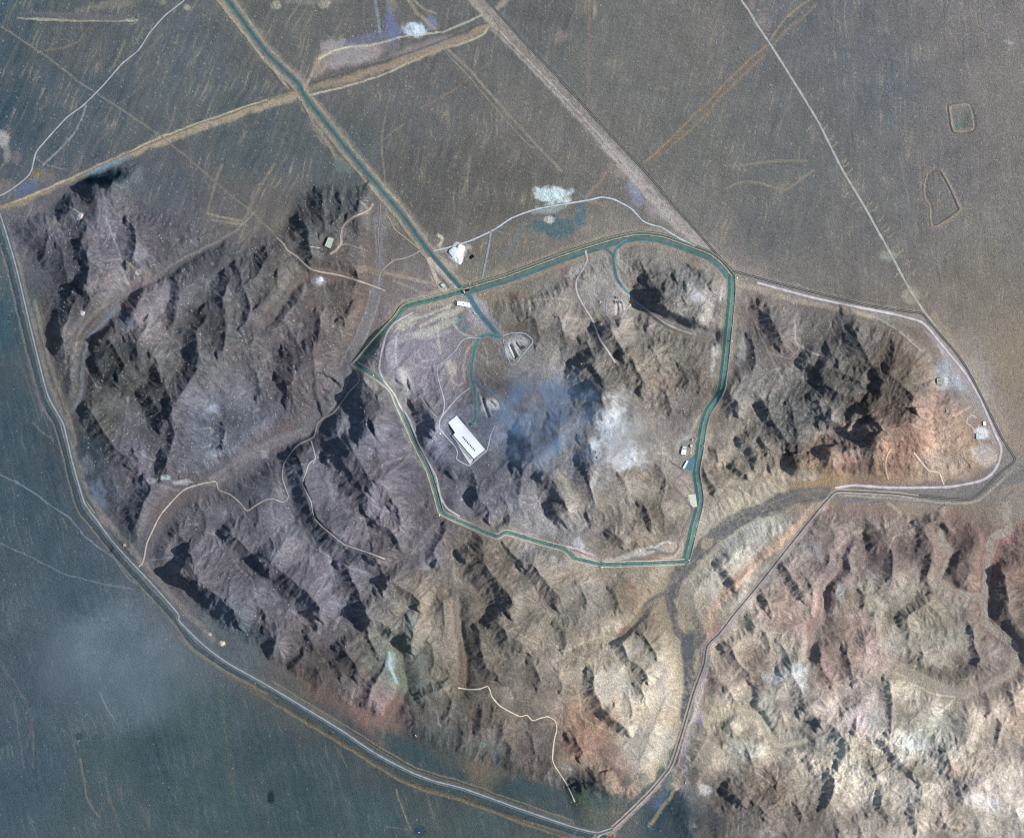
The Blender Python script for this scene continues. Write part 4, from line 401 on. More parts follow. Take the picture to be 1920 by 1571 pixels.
# broad body of the hills
base = mask * (14 + 10 * fbm(U / 150, V / 190, 2, 3)) + mask * 1.5 * ridged((U + 12 * WN1) / 62, (V + 12 * WN2) / 88, 2, 2)
se = sstep(1270, 1400, U) * sstep(900, 1000, V)
yard = np.exp(-(((U - 850) / 120) ** 2 + ((V - 650) / 110) ** 2) ** 1.5)
mask *= 1 - .8 * yard
base *= 1 - .8 * yard
base += mask * (4 + 9 * se) * fbm((U + 14 * WN1) / 52, (V + 14 * WN2) / 66, 1, 5)
base += mask * (0.5 + 0.6 * se) * ridged((U + 9 * WN2) / 30, (V + 9 * WN1) / 42, 3, 6)
core = np.exp(-(((U - 1120) / 260) ** 2 + ((V - 760) / 220) ** 2)); base += core * mask * 26
base += np.exp(-(((U - 1560) / 160) ** 2 + ((V - 760) / 120) ** 2)) * mask * 22
rock = sstep(0.1, 0.5, np.exp(-(((U - 1600) / 190) ** 2 + ((V - 780) / 110) ** 2)) + np.exp(-(((U - 1270) / 90) ** 2 + ((V - 560) / 70) ** 2)) + .8 * np.exp(-(((U - 1210) / 110) ** 2 + ((V - 710) / 50) ** 2)) + np.exp(-(((U - 1690) / 170) ** 2 + ((V - 1440) / 70) ** 2)) + .7 * np.exp(-(((U - 1420) / 60) ** 2 + ((V - 1510) / 50) ** 2)) + .6 * np.exp(-(((U - 1090) / 40) ** 2 + ((V - 730) / 80) ** 2)))
Z = base.astype(np.float32)
TAN = math.tan(math.radians(SUN_EL))
sd_map = np.array([SUN_DIR[0], -SUN_DIR[1]])       # towards the sun on the map (v down)
for k, (pts, wd, dk) in enumerate(B):
    p = np.array([q for q in pts], float); e = p[-1] - p[0]; e /= np.hypot(*e)
    n = np.array([-e[1], e[0]])                    # right hand of travel (v down)
    s = np.sign(n @ sd_map) or 1; cs = max(abs(n @ sd_map), 0.5)
    R = wd * 2.6 + 10
    w_, d, al = dist_line(pts, R + wd * 1.2, warp=wd * 0.16)
    t = d * s + WS1[w_] * wd * .05
    A = wd * S * (0.12 + 0.63 * dk) * TAN / cs
    xu = np.clip((t + wd * .62) / (wd * 1.12), 0, 1)          # soft foot, sharp crest
    dn = (1 - np.clip((t - wd * .5) / R, 0, 1)) ** 1.7
    f = np.where(t < wd * .5, xu ** 1.35 * (1 - .0 * xu), dn)
    # round the ends
    L = smooth_line(pts); dl = np.abs(d)
    x = U[w_]; y = V[w_]
    a0 = (x - p[0, 0]) * e[0] + (y - p[0, 1]) * e[1]; a1 = (x - p[-1, 0]) * e[0] + (y - p[-1, 1]) * e[1]
    endw = wd * .9 + 4
    over = np.maximum(np.where(al <= 0.001, -a0, 0), np.where(al >= 0.999, a1, 0))
    f = f * (1 - sstep(0, endw, np.maximum(over, 0)))
    Z[w_] = Z[w_] + A * f * (0.35 + 0.65 * mask[w_])
def blur(a, r):
    for ax in (0, 1):
        for _ in range(2):
            c = np.cumsum(np.pad(a, [(r + 1, r) if i == ax else (0, 0) for i in (0, 1)], mode='edge'), axis=ax, dtype=np.float64)
            n = 2 * r + 1
            a = ((c[n:] - c[:-n]) if ax == 0 else (c[:, n:] - c[:, :-n])) / n
    return a.astype(np.float32)
# gullies: stripes that run down the slope, three sizes
SCREE = []
def gullies(Z, cell, amp, seed, k):
    Gy, Gx = np.gradient(blur(Z, max(1, int(cell / STEP / 5.5))), vs, us)
    sl = np.hypot(Gx, Gy) + 1e-6; stren = np.clip(sl / 0.5, 0, 1.3)
    dx = -Gy / sl; dy = Gx / sl
    px = U / cell; py = V / cell; ix = np.floor(px).astype(np.int32); iy = np.floor(py).astype(np.int32)
    acc = 0; ws = 0
    for oy in (-1, 0, 1):
        for ox in (-1, 0, 1):
            jx = (ix + ox) & 511; jy = (iy + oy) & 511
            rx = _G[seed, jy, jx] / 6.2832; ry = _G[(seed + 1) % 8, jy, jx] / 6.2832
            vx = px - (ix + ox + rx); vy = py - (iy + oy + ry)
            ww = np.exp(-(vx * vx + vy * vy) * 2.2)
            acc = acc + ww * np.cos((vx * dx + vy * dy) * k); ws = ws + ww
    g = (acc / ws).astype(np.float32)
    SCREE.append(g * np.clip(stren, 0, 1)); return Z - amp * stren * (0.5 - 0.5 * g) * (0.25 + .75 * mask)
ZB = Z.copy(); Z = Z * .6 + .4 * blur(Z, 1)
# run-off: particles walk down the slope and wear thin channels
Zf = (blur(Z, 3) + 1.6 * fbm(U / 24, V / 24, 2, 7))[EX:NY - EX, EX:NX - EX]; Gy, Gx = np.gradient(Zf)
my, mx_ = Zf.shape; npart = 130000; ry = rng.uniform(2, my - 3, npart); rx = rng.uniform(2, mx_ - 3, npart)
kk = mask[EX:NY - EX, EX:NX - EX][ry.astype(int), rx.astype(int)] > .25; ry = ry[kk]; rx = rx[kk]; vxp = np.zeros(len(rx)); vyp = np.zeros(len(rx)); FL = np.zeros(my * mx_)
for it in range(110):
    iy = ry.astype(np.int32); ix = rx.astype(np.int32)
    gx = Gx[iy, ix]; gy = Gy[iy, ix]; ll = np.hypot(gx, gy) + 1e-4
    vxp = vxp * .55 - .45 * gx / ll; vyp = vyp * .55 - .45 * gy / ll; vl = np.hypot(vxp, vyp) + 1e-4
    rx = np.clip(rx + vxp / vl, 1, mx_ - 2); ry = np.clip(ry + vyp / vl, 1, my - 2)
    FL += np.bincount(iy * mx_ + ix, minlength=my * mx_)
FLOW = np.zeros(Z.shape, np.float32); FLOW[EX:NY - EX, EX:NX - EX] = FL.reshape(my, mx_)
LF = np.log1p(FLOW); m_ = sstep(.1, .4, mask)
Z -= m_ * (1.5 * blur(sstep(3.0, 7.5, np.log1p(blur(FLOW, 1))), 2) * 2.4 + 1.2 * blur(sstep(2.6, 5.5, np.log1p(blur(FLOW, 1))), 1))
FLOW = sstep(2.3, 4.8, .6 * LF + .4 * np.log1p(blur(FLOW, 1))) * m_
Z = gullies(Z, 34.0, 3.6, 1, 10)
Z = gullies(Z, 19.0, 2.5, 3, 10.5)
Z = gullies(Z, 11.0, 1.2, 5, 10)
Z += mask * (0.5 * fbm(U / 7, V / 7, 2, 3) + 0.3 * fbm(U / 3.1, V / 3.1, 1, 6))
Z += rock * mask * (4.0 * ridged((U * .8 + V * .6) / 13, (V * .8 - U * .6) / 30, 3, 2) * 0.8 + 2.4 * ridged((U * .8 + V * .6) / 5, (V * .8 - U * .6) / 10, 2, 4))
PLN = 1 - mask
Z += PLN * (0.35 * fbm(U / 16, V / 40, 3, 2) + 0.22 * fbm(U / 3.6, V / 3.6, 2, 4) + .12*perlin(U/1.9, V/1.9, 3))
inner = (slice(EX, NY - EX), slice(EX, NX - EX))
# level the benches of roads and the building pads
Zs = blur(Z, 5); Zs2 = blur(Z, 9)
for name, pts, wd, rp in ROADS:
    w_, d, al = dist_line(pts, wd * 2.2 + 4)
    k = 1 - sstep(wd * .55, wd * 1.0 + 3, np.abs(d)); Z[w_] = Z[w_] * (1 - k) + Zs[w_] * k
for (pu, pv, r) in PADS:
    w_, d, al = dist_line([(pu, pv)], r * 2.3)
    k = 1 - sstep(r * .8, r * 1.6, d); i = np.argmin(abs(vs - pv)), np.argmin(abs(us - pu)); zc = float(Zs2[i])
    Z[w_] = Z[w_] * (1 - k) + zc * k
def carve(pts, wd, depth, bank=0.0):
    w_, d, al = dist_line(pts, wd * 3)
    en = sstep(0, .08, al) * sstep(0, .08, 1 - al) if len(pts) > 1 and pts[0] != pts[-1] else 1
    Z[w_] += en * (-depth * (1 - sstep(wd * .3, wd * .75, np.abs(d))) + bank * np.exp(-((np.abs(d) - wd * 1.15) / (wd * .35)) ** 2))
for pts, c in BERMS:
    w_, d, al = dist_line(pts, 9); Z[w_] += 2.2 * np.exp(-((d - 2.0) / 1.6) ** 2) - 1.6 * np.exp(-((d + 1.6) / 1.4) ** 2)
carve([(956, 645), (961, 655), (969, 672)], 4, 9, 2.5); carve([(966, 642), (975, 653), (985, 648)], 3, 5, 1.5)
carve([(905, 745), (909, 761), (918, 785)], 4, 8, 2); carve([(918, 752), (930, 762)], 3.5, 5, 2)
carve([(1157, 567), (1158, 580), (1156, 592)], 4, 3, 1); carve([(1163, 567), (1166, 582)], 3, 2.5, 1)
carve([(388, 401), (456, 414)], 4, 1.5, 1.0); carve([(1062, 1026), (1100, 1044), (1130, 1054)], 3, 4, 0)
carve([(572, 464), (602, 466)], 1.2, 0, 0)
for (pu, pv, r, hh) in [(858, 474, 11, 5), (516, 10, 8, 3), (608, 8, 8, 3), (349, 14, 5, 2), (1040, 366, 14, 2), (777, 56, 12, 2), (416, 1206, 4, 3), (600, 526, 5, 2), (70, 326, 10, 2), (1028, 412, 6, 2), (1790, 716, 10, 2)]:
    w_, d, al = dist_line([(pu, pv)], r * 2.4); dd = d * (1 + .5 * WS1[w_]); Z[w_] += hh * np.exp(-(dd / r) ** 2) * (1 + .9 * WS2[w_]) - (hh * .8 * np.exp(-(dd / (r * .35)) ** 2) if pv < 20 else 0)
Z = Z.astype(np.float32)
def ground(u, v):
    """height of the ground sheet at map position (arrays)"""
    u = np.atleast_1d(np.asarray(u, float)); v = np.atleast_1d(np.asarray(v, float))
    i = np.clip(np.searchsorted(us, u, 'right') - 1, 0, NX - 2); j = np.clip(np.searchsorted(vs, v, 'right') - 1, 0, NY - 2)
    fu = (u - us[i]) / (us[i + 1] - us[i]); fv = (v - vs[j]) / (vs[j + 1] - vs[j])
    return (Z[j, i] * (1 - fu) + Z[j, i + 1] * fu) * (1 - fv) + (Z[j + 1, i] * (1 - fu) + Z[j + 1, i + 1] * fu) * fv
def wx(u): return (np.asarray(u, float) - W0 / 2) * S
def wy(v): return (H0 / 2 - np.asarray(v, float)) * S

# ------------------------------------------------------------------ colour of the ground, some haze and slope shade painted in
g = np.array(GC, float); gl = lin(g[:, 2:5])
ww = np.zeros(CU.shape, np.float32); col = np.zeros(CU.shape + (3,), np.float32)
for i in range(len(g)):
    d2 = (CU - g[i, 0]) ** 2 + (CV - g[i, 1]) ** 2 + 300
    q = 1.0 / d2 ** 1.9 * 1e8; ww += q; col += q[..., None] * gl[i]
col /= ww[..., None]
COL = np.stack([upsample(col[..., i]) for i in range(3)], -1).astype(np.float32)
# warp: shift the colour field a little so zones have ragged borders
jj = np.clip(np.arange(NY)[:, None] + (WN2 * 9).astype(int), 0, NY - 1); ii = np.clip(np.arange(NX)[None] + (WN1 * 9).astype(int), 0, NX - 1)
COL = COL[jj, ii]
sat = mask[..., None]
# strata and weathering on the hills: clumps of darker varnish and paler scree
m1 = fbm((U + 8 * WN1) / 34, (V + 8 * WN2) / 46, 4, 1); m2 = fbm(U / 11, V / 11, 3, 5); m3 = fbm(U / 60, V / 60, 3, 6)
hue = np.stack([1 + .08 * m3, 1 + 0 * m3, 1 - .08 * m3], -1)
COL *= np.where(sat > 0, 1 + sat * (hue - 1), 1)
COL *= (1 + mask * ((.40 + .22 * se) * m1 + .24 * m2))[..., None]
COL *= (1 + mask * (.10 * SCREE[0] + .16 * SCREE[1] + .16 * SCREE[2]))[..., None]
COL *= (1 + .5 * rock * mask * np.clip(ridged((U * .8 + V * .6) / 5, (V * .8 - U * .6) / 12, 2, 2) - .3, -1, .5))[..., None]
_k = (FLOW * .72 * (1 - .4 * se))[..., None]; COL = COL * (1 - _k) + _k * (COL * .5 + .72 * lin((160, 149, 136)))
# streaks of old flood channels on the plains
def streak(ang, wl, ln, seed, wob=7):
    a = math.radians(ang); x = U * math.cos(a) + V * math.sin(a); y = -U * math.sin(a) + V * math.cos(a)
    x = x + wob * fbm(U / 70, V / 70, 2, seed)
    x2 = x + 4 * fbm(U / 30, V / 30, 2, seed + 3)
    return .55 * ridged(x / wl, y / ln, 2, seed) + .45 * ridged(x2 / (wl * .42), y / (ln * .6), 2, seed + 2)
wtl = 1 - sstep(560, 800, U); wll = sstep(500, 760, V) * (1 - sstep(500, 900, U - (V - 900) * .8)); wr = sstep(1450, 1600, U)
sA = streak(24, 17, 190, 1); sB = streak(13, 12, 160, 3, 10); sC = streak(-14, 15, 210, 5); sD = streak(-4, 13, 170, 6)
s_top = sA * wtl + sB * (1 - wtl); s_top = s_top * (1 - wr) + sD * wr
stk = s_top * (1 - wll) + sC * wll
lite = .30 * sstep(.15, .95, stk) + 1.0 * sstep(.62, .9, stk) * sstep(-.15, .35, m3 + .4 * m1)
dk = sstep(.15, -.5, stk)
tanl = lin((158, 142, 118)); tbl = lin((128, 126, 116))
pl = PLN * (hs < 6)
k = (lite * .52 * pl * (1 - .35 * wll))[..., None]
COL = COL * (1 - k) + k * (tanl * (1 - wll[..., None]) + tbl * wll[..., None])
COL *= (1 - .30 * pl * dk)[..., None] * (1 + pl * (.12 * m3 + .16 * m1 + .10 * m2))[..., None]
_l = COL @ np.array([.3, .55, .15], np.float32); COL = COL + (_l[..., None] - COL) * (.04 + .20 * mask)[..., None]
_w = (se * mask * .42)[..., None]; COL = COL * (1 - _w) + _w * (COL @ np.array([.3, .55, .15], np.float32))[..., None] * np.array([1.13, .99, .80], np.float32)
# patches
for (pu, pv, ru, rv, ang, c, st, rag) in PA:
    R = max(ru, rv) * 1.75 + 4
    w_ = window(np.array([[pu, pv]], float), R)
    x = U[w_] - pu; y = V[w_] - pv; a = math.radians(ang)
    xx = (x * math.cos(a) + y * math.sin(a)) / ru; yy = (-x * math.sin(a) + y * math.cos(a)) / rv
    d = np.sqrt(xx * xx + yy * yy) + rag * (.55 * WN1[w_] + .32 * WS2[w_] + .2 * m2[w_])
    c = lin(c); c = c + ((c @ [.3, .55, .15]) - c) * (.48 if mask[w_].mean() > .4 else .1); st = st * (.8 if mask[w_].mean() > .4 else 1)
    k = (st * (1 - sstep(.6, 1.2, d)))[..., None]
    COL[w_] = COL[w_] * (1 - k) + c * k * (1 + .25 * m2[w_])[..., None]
# tracks
for t in TR:
    pts, hw, c, st = t[:4]; off = t[4] if len(t) > 4 else 0
    w_, d, al = dist_line(pts, abs(off) + hw * 2 + 5, step=4, warp=2.0 if hw < 4 else 7)
    d = d - off
    soft = .5 if hw < 4 else (.8 if hw < 7 else .35)
    patchy = 1.0 + (.5 if hw < 7 else .8) * WS2[w_] + .35 * m2[w_] + .3 * m1[w_]
    k = (np.clip(st * patchy, 0, 1) * (1 - sstep(hw * (1 - soft * .6), hw * (1 + soft * .7) + .5, np.abs(d))))
    if pts[0][0] > 0 and pts[0][1] > 0: k = k * sstep(-.01, .03, al)
    k = k[..., None]
    COL[w_] = COL[w_] * (1 - k) + lin(c) * k
for pts, c in BERMS:
    w_, d, al = dist_line(pts, 14); k = (.75 * np.exp(-((d - 2) / 2.2) ** 2) + .35 * np.exp(-((d - 5) / 4) ** 2))[..., None] * (.8 + .4 * WS2[w_][..., None]); k = np.clip(k, 0, 1)
    COL[w_] = COL[w_] * (1 - k) + lin(c) * k; k = (.6 * np.exp(-((d + .6) / .9) ** 2))[..., None]; COL[w_] = COL[w_] * (1 - k) + lin((74, 70, 62)) * k
# pebbles and scrub at the size of single stones
rg = rng.random(U.shape).astype(np.float32)
grain = rng.normal(0, 1, U.shape).astype(np.float32)
COL *= np.clip(1 + .12 * grain, .7, 1.4)[..., None]
sp = (rg > .9955 + .0038 * wll) & (mask < .6); COL[sp] = COL[sp] * .45 + .55 * lin((190, 182, 166))
r2 = rng.random(U.shape).astype(np.float32); cl = (r2 > 1 - .0011 * (1 - .7 * wll) * sstep(-.1, .5, m3 + m1)) ; sp = cl | np.roll(cl, 1, 0) | np.roll(cl, 1, 1); COL[sp] = COL[sp] * .5 + .5 * lin((172, 158, 134))
COL *= 1 + (mask * (1 - sstep(700, 1050, U)))[..., None] * np.array([-.12, -.07, -.01], np.float32)
COL *= 1 + (PLN * wll)[..., None] * np.array([-.06, -.07, -.07], np.float32)
wtn = (PLN * (1 - wll))[..., None]; COL *= 1 + wtn * np.array([-.035, 0, .025], np.float32)
COL *= (1 + mask * (-.04 + .04 * se))[..., None] * (1 + mask * .45 * np.clip(fbm((U + 20 * WN1) / 85, (V + 20 * WN2) / 85, 2, 0) * 1.6, -.5, .7))[..., None]; COL = np.clip(COL * np.array([.965, 1.0, 1.04], np.float32), .006, .9)

# ------------------------------------------------------------------ materials
def mat(name, rough=.95, spec=.1):
    m = bpy.data.materials.new(name); m.use_nodes = True; n = m.node_tree; b = n.nodes["Principled BSDF"]
    b.inputs["Roughness"].default_value = rough; b.inputs["Specular IOR Level"].default_value = spec
    return m, n, b
ground_m, n, b = mat("desert_ground", 1.0, 0.0)
at = n.nodes.new("ShaderNodeAttribute"); at.attribute_name = "soil"
ge = n.nodes.new("ShaderNodeNewGeometry")
n1 = n.nodes.new("ShaderNodeTexNoise"); n1.inputs["Scale"].default_value = .22; n1.inputs["Detail"].default_value = 4; n1.inputs["Roughness"].default_value = .7
n2 = n.nodes.new("ShaderNodeTexNoise"); n2.inputs["Scale"].default_value = .09; n2.inputs["Detail"].default_value = 3
mr = n.nodes.new("ShaderNodeMapRange"); mr.inputs[1].default_value = .25; mr.inputs[2].default_value = .75; mr.inputs[3].default_value = .62; mr.inputs[4].default_value = 1.38
mx = n.nodes.new("ShaderNodeMix"); mx.data_type = 'RGBA'; mx.blend_type = 'MULTIPLY'; mx.inputs[0].default_value = 1
n.links.new(ge.outputs["Position"], n1.inputs["Vector"]); n.links.new(ge.outputs["Position"], n2.inputs["Vector"])
n.links.new(n1.outputs[0], mr.inputs[0]); n.links.new(at.outputs["Color"], mx.inputs[6]); n.links.new(mr.outputs[0], mx.inputs[7]); n.links.new(mx.outputs[2], b.inputs["Base Color"])
bp = n.nodes.new("ShaderNodeBump"); bp.inputs["Strength"].default_value = .85; bp.inputs["Distance"].default_value = 2.6
ad = n.nodes.new("ShaderNodeMath"); ad.operation = 'ADD'; n.links.new(n1.outputs[0], ad.inputs[0]); n.links.new(n2.outputs[0], ad.inputs[1])
n.links.new(ad.outputs[0], bp.inputs["Height"]); n.links.new(bp.outputs[0], b.inputs["Normal"])
_pm = {}
def plain(name, rgb, rough=.8, spec=.2, var=.18, sc_=.35, metal=0):
    """painted or built surface with slight blotches"""
    key = name
    if key in _pm: return _pm[key]
    m, n, b = mat(name, rough, spec); c = lin(rgb)
    no = n.nodes.new("ShaderNodeTexNoise"); no.inputs["Scale"].default_value = sc_; no.inputs["Detail"].default_value = 4
    tc = n.nodes.new("ShaderNodeTexCoord"); n.links.new(tc.outputs["Object"], no.inputs["Vector"])
    r = n.nodes.new("ShaderNodeValToRGB"); r.color_ramp.elements[0].position = .3; r.color_ramp.elements[1].position = .7
    r.color_ramp.elements[0].color = (*(c * (1 - var)), 1); r.color_ramp.elements[1].color = (*np.minimum(c * (1 + var), .95), 1)
    n.links.new(no.outputs[0], r.inputs[0]); n.links.new(r.outputs[0], b.inputs["Base Color"]); b.inputs["Metallic"].default_value = metal
    _pm[key] = m; return m
def road_mat(name, ramp, wear=.1, soft=.06):
    m, n, b = mat(name, .9, .15)
    uv = n.nodes.new("ShaderNodeUVMap"); sx = n.nodes.new("ShaderNodeSeparateXYZ"); n.links.new(uv.outputs[0], sx.inputs[0])
    ge = n.nodes.new("ShaderNodeNewGeometry")
    no = n.nodes.new("ShaderNodeTexNoise"); no.inputs["Scale"].default_value = .12; no.inputs["Detail"].default_value = 5; n.links.new(ge.outputs["Position"], no.inputs["Vector"])
    wv = n.nodes.new("ShaderNodeMapRange"); wv.inputs[3].default_value = -.09; wv.inputs[4].default_value = .09; n.links.new(no.outputs[0], wv.inputs[0])
    ad = n.nodes.new("ShaderNodeMath"); n.links.new(sx.outputs[1], ad.inputs[0]); n.links.new(wv.outputs[0], ad.inputs[1])
    r = n.nodes.new("ShaderNodeValToRGB"); cr = r.color_ramp
    for i, (p, c) in enumerate(ramp):
        e = cr.elements[i] if i < 2 else cr.elements.new(p)
        if i < 2: e.position = p
    for e, (p, c) in zip(cr.elements, ramp): e.position = p; e.color = (*lin(c), 1)
    n.links.new(ad.outputs[0], r.inputs[0])
    n2 = n.nodes.new("ShaderNodeTexNoise"); n2.inputs["Scale"].default_value = .05; n2.inputs["Detail"].default_value = 6; n2.inputs["Roughness"].default_value = .7; n.links.new(ge.outputs["Position"], n2.inputs["Vector"])
    mr = n.nodes.new("ShaderNodeMapRange"); mr.inputs[1].default_value = .3; mr.inputs[2].default_value = .7; mr.inputs[3].default_value = .72; mr.inputs[4].default_value = 1.28; n.links.new(n2.outputs[0], mr.inputs[0])
    mx = n.nodes.new("ShaderNodeMix"); mx.data_type = 'RGBA'; mx.blend_type = 'MULTIPLY'; mx.inputs[0].default_value = 1
    n.links.new(r.outputs[0], mx.inputs[6]); n.links.new(mr.outputs[0], mx.inputs[7]); n.links.new(mx.outputs[2], b.inputs["Base Color"])
    # worn, drifted-over edges
    sb = n.nodes.new("ShaderNodeMath"); sb.operation = 'SUBTRACT'; n.links.new(sx.outputs[1], sb.inputs[0]); sb.inputs[1].default_value = .5
    ab = n.nodes.new("ShaderNodeMath"); ab.operation = 'ABSOLUTE'; n.links.new(sb.outputs[0], ab.inputs[0])
    n3 = n.nodes.new("ShaderNodeTexNoise"); n3.inputs["Scale"].default_value = .03; n3.inputs["Detail"].default_value = 5; n3.inputs["Roughness"].default_value = .65; n.links.new(ge.outputs["Position"], n3.inputs["Vector"])
    ws = n.nodes.new("ShaderNodeMath"); ws.operation = 'MULTIPLY_ADD'; ws.inputs[1].default_value = wear; n.links.new(n3.outputs[0], ws.inputs[0]); n.links.new(ab.outputs[0], ws.inputs[2])
    al = n.nodes.new("ShaderNodeMapRange"); al.inputs[1].default_value = .5 + wear * .5; al.inputs[2].default_value = .5 + wear * .5 - soft; al.inputs[3].default_value = 0; al.inputs[4].default_value = 1; n.links.new(ws.outputs[0], al.inputs[0]); n.links.new(al.outputs[0], b.inputs["Alpha"])
    return m
# ------------------------------------------------------------------ ground sheet
def grid_mesh(name, co, nx, ny):
    me = bpy.data.meshes.new(name); nv = nx * ny; me.vertices.add(nv); me.vertices.foreach_set("co", co.astype(np.float32).ravel())
    idx = np.arange(nv, dtype=np.int32).reshape(ny, nx)
    q = np.stack([idx[:-1, :-1], idx[1:, :-1], idx[1:, 1:], idx[:-1, 1:]], -1).reshape(-1, 4)
    me.loops.add(q.size); me.loops.foreach_set("vertex_index", q.ravel()); me.polygons.add(len(q))
    me.polygons.foreach_set("loop_start", np.arange(0, q.size, 4, dtype=np.int32)); me.polygons.foreach_set("loop_total", np.full(len(q), 4, np.int32))
    me.polygons.foreach_set("use_smooth", np.ones(len(q), bool)); me.update(calc_edges=True); return me
co = np.stack([wx(U.astype(float)), wy(V.astype(float)), Z], -1)
me = grid_mesh("ground", co.reshape(-1, 3), NX, NY)
ca = me.attributes.new("soil", 'FLOAT_COLOR', 'POINT'); ca.data.foreach_set("color", np.concatenate([COL, np.ones(COL.shape[:2] + (1,))], -1).astype(np.float32).ravel())
me.materials.append(ground_m)
gob = bpy.data.objects.new("ground", me); C.objects.link(gob); gob["kind"] = "structure"
# ------------------------------------------------------------------ road sheets
def normals(p):
    t = np.gradient(p, axis=0); t /= np.hypot(t[:, 0], t[:, 1])[:, None] + 1e-9; return np.stack([-t[:, 1], t[:, 0]], -1)
nb = {}
for ri, (name, pts, wd, rp) in enumerate(ROADS):
    p = smooth_line(pts, 3.0); nn = normals(p)
    L = np.concatenate([[0], np.cumsum(np.hypot(*np.diff(p, axis=0).T))])
    na = max(3, int(wd / 1.6) + 1); tt = np.linspace(-.5, .5, na)
    wob = 1 + .10 * perlin(L / 9, L * 0 + ri, 3) + (.12 * perlin(L / 3.5, L * 0 + ri * 3, 5) if wd < 6 else .03 * perlin(L / 4, L * 0 + ri, 5))
    P = p[:, None, :] + nn[:, None, :] * (tt[None, :, None] * (wd * (1.35 if wd < 5.6 and 'patrol' not in name else 1.06)) * wob[:, None, None])
    zz = ground(P[..., 0].ravel(), P[..., 1].ravel()).reshape(P.shape[:2]) + (.42 + .012 * ri)
    co = np.stack([wx(P[..., 0]), wy(P[..., 1]), zz], -1)
    me = grid_mesh(name, co.reshape(-1, 3), na, len(p))
    # face up
    me.flip_normals() if me.polygons[0].normal.z < 0 else None
    uv = me.uv_layers.new(name="UVMap"); vi_ = np.empty(len(me.loops), np.int32); me.loops.foreach_get("vertex_index", vi_)
    uu = np.stack([L[vi_ // na] / 10, (tt + .5)[vi_ % na]], -1); uv.data.foreach_set("uv", uu.astype(np.float32).ravel())
    me.materials.append(road_mat(name + "_surface", rp, *((.55, .3) if wd < 5.6 and "patrol" not in name else (.05, .05))))
    o = bpy.data.objects.new(name, me); C.objects.link(o); o["kind"] = "structure"
print("terrain", round(time.time() - T0, 1))
# ------------------------------------------------------------------ object helpers
import bmesh
def link(name, me, parent=None):
    o = bpy.data.objects.new(name, me); C.objects.link(o)
    if parent: o.parent = parent
    return o
def thing(name, label, cat, u, v, rot=0.0, group=None, z=None):
    o = bpy.data.objects.new(name, None); C.objects.link(o)
    o.location = (float(wx(u)), float(wy(v)), float(ground(u, v)[0]) if z is None else z); o.rotation_euler = (0, 0, rot)
    o["label"] = label; o["category"] = cat
    if group: o["group"] = group
    return o
def tag(o, label, cat, group=None):
    o["label"] = label; o["category"] = cat
    if group: o["group"] = group
    return o
def box(bm, x0, x1, y0, y1, z0, z1, rot=0, cx=0, cy=0):
    c = []
    for z in (z0, z1):
        for x, y in ((x0, y0), (x1, y0), (x1, y1), (x0, y1)):
            c.append(bm.verts.new((cx + x * math.cos(rot) - y * math.sin(rot), cy + x * math.sin(rot) + y * math.cos(rot), z)))
    for f in ((3, 2, 1, 0), (4, 5, 6, 7), (0, 1, 5, 4), (1, 2, 6, 5), (2, 3, 7, 6), (3, 0, 4, 7)): bm.faces.new([c[i] for i in f])
def prism(bm, pts, z0, z1):
    a = sum(pts[i][0] * pts[(i + 1) % len(pts)][1] - pts[(i + 1) % len(pts)][0] * pts[i][1] for i in range(len(pts)))
    if a < 0: pts = pts[::-1]
    lo = [bm.verts.new((x, y, z0)) for x, y in pts]; hi = [bm.verts.new((x, y, z1)) for x, y in pts]; n = len(pts)
    bm.faces.new(hi); bm.faces.new(lo[::-1])
    for i in range(n): bm.faces.new([lo[i], lo[(i + 1) % n], hi[(i + 1) % n], hi[i]])
def cyl(bm, x, y, z0, z1, r0, r1=None, n=12):
    r1 = r0 if r1 is None else r1
    lo = [bm.verts.new((x + r0 * math.cos(2 * math.pi * i / n), y + r0 * math.sin(2 * math.pi * i / n), z0)) for i in range(n)]
    hi = [bm.verts.new((x + r1 * math.cos(2 * math.pi * i / n), y + r1 * math.sin(2 * math.pi * i / n), z1)) for i in range(n)]
    bm.faces.new(hi); bm.faces.new(lo[::-1])
    for i in range(n): bm.faces.new([lo[i], lo[(i + 1) % n], hi[(i + 1) % n], hi[i]])
def bar(bm, a, b, w):
    a = np.array(a, float); b = np.array(b, float); d = b - a; L = np.linalg.norm(d); d /= L
    s = np.cross(d, [0, 0, 1.0]) if abs(d[2]) < .9 else np.cross(d, [1.0, 0, 0]); s /= np.linalg.norm(s); t = np.cross(d, s); q = []
    for p in (a, b):
        for i, j in ((-1, -1), (1, -1), (1, 1), (-1, 1)): q.append(bm.verts.new(p + (s * i + t * j) * w / 2))
    for f in ((3, 2, 1, 0), (4, 5, 6, 7), (0, 1, 5, 4), (1, 2, 6, 5), (2, 3, 7, 6), (3, 0, 4, 7)): bm.faces.new([q[i] for i in f])
def part(name, fn, m, parent=None, label=None, smooth=False):
    bm = bmesh.new(); fn(bm); bmesh.ops.recalc_face_normals(bm, faces=bm.faces[:]); me = bpy.data.meshes.new(name); bm.to_mesh(me); bm.free(); me.materials.append(m)
    if smooth:
        for p in me.polygons: p.use_smooth = True
    o = link(name, me, parent)
    if label: o["label"] = label
    return o
def rel(pts, u0, v0):
    """map points to metres around (u0, v0)"""
    return [((p[0] - u0) * S, -(p[1] - v0) * S) for p in pts]
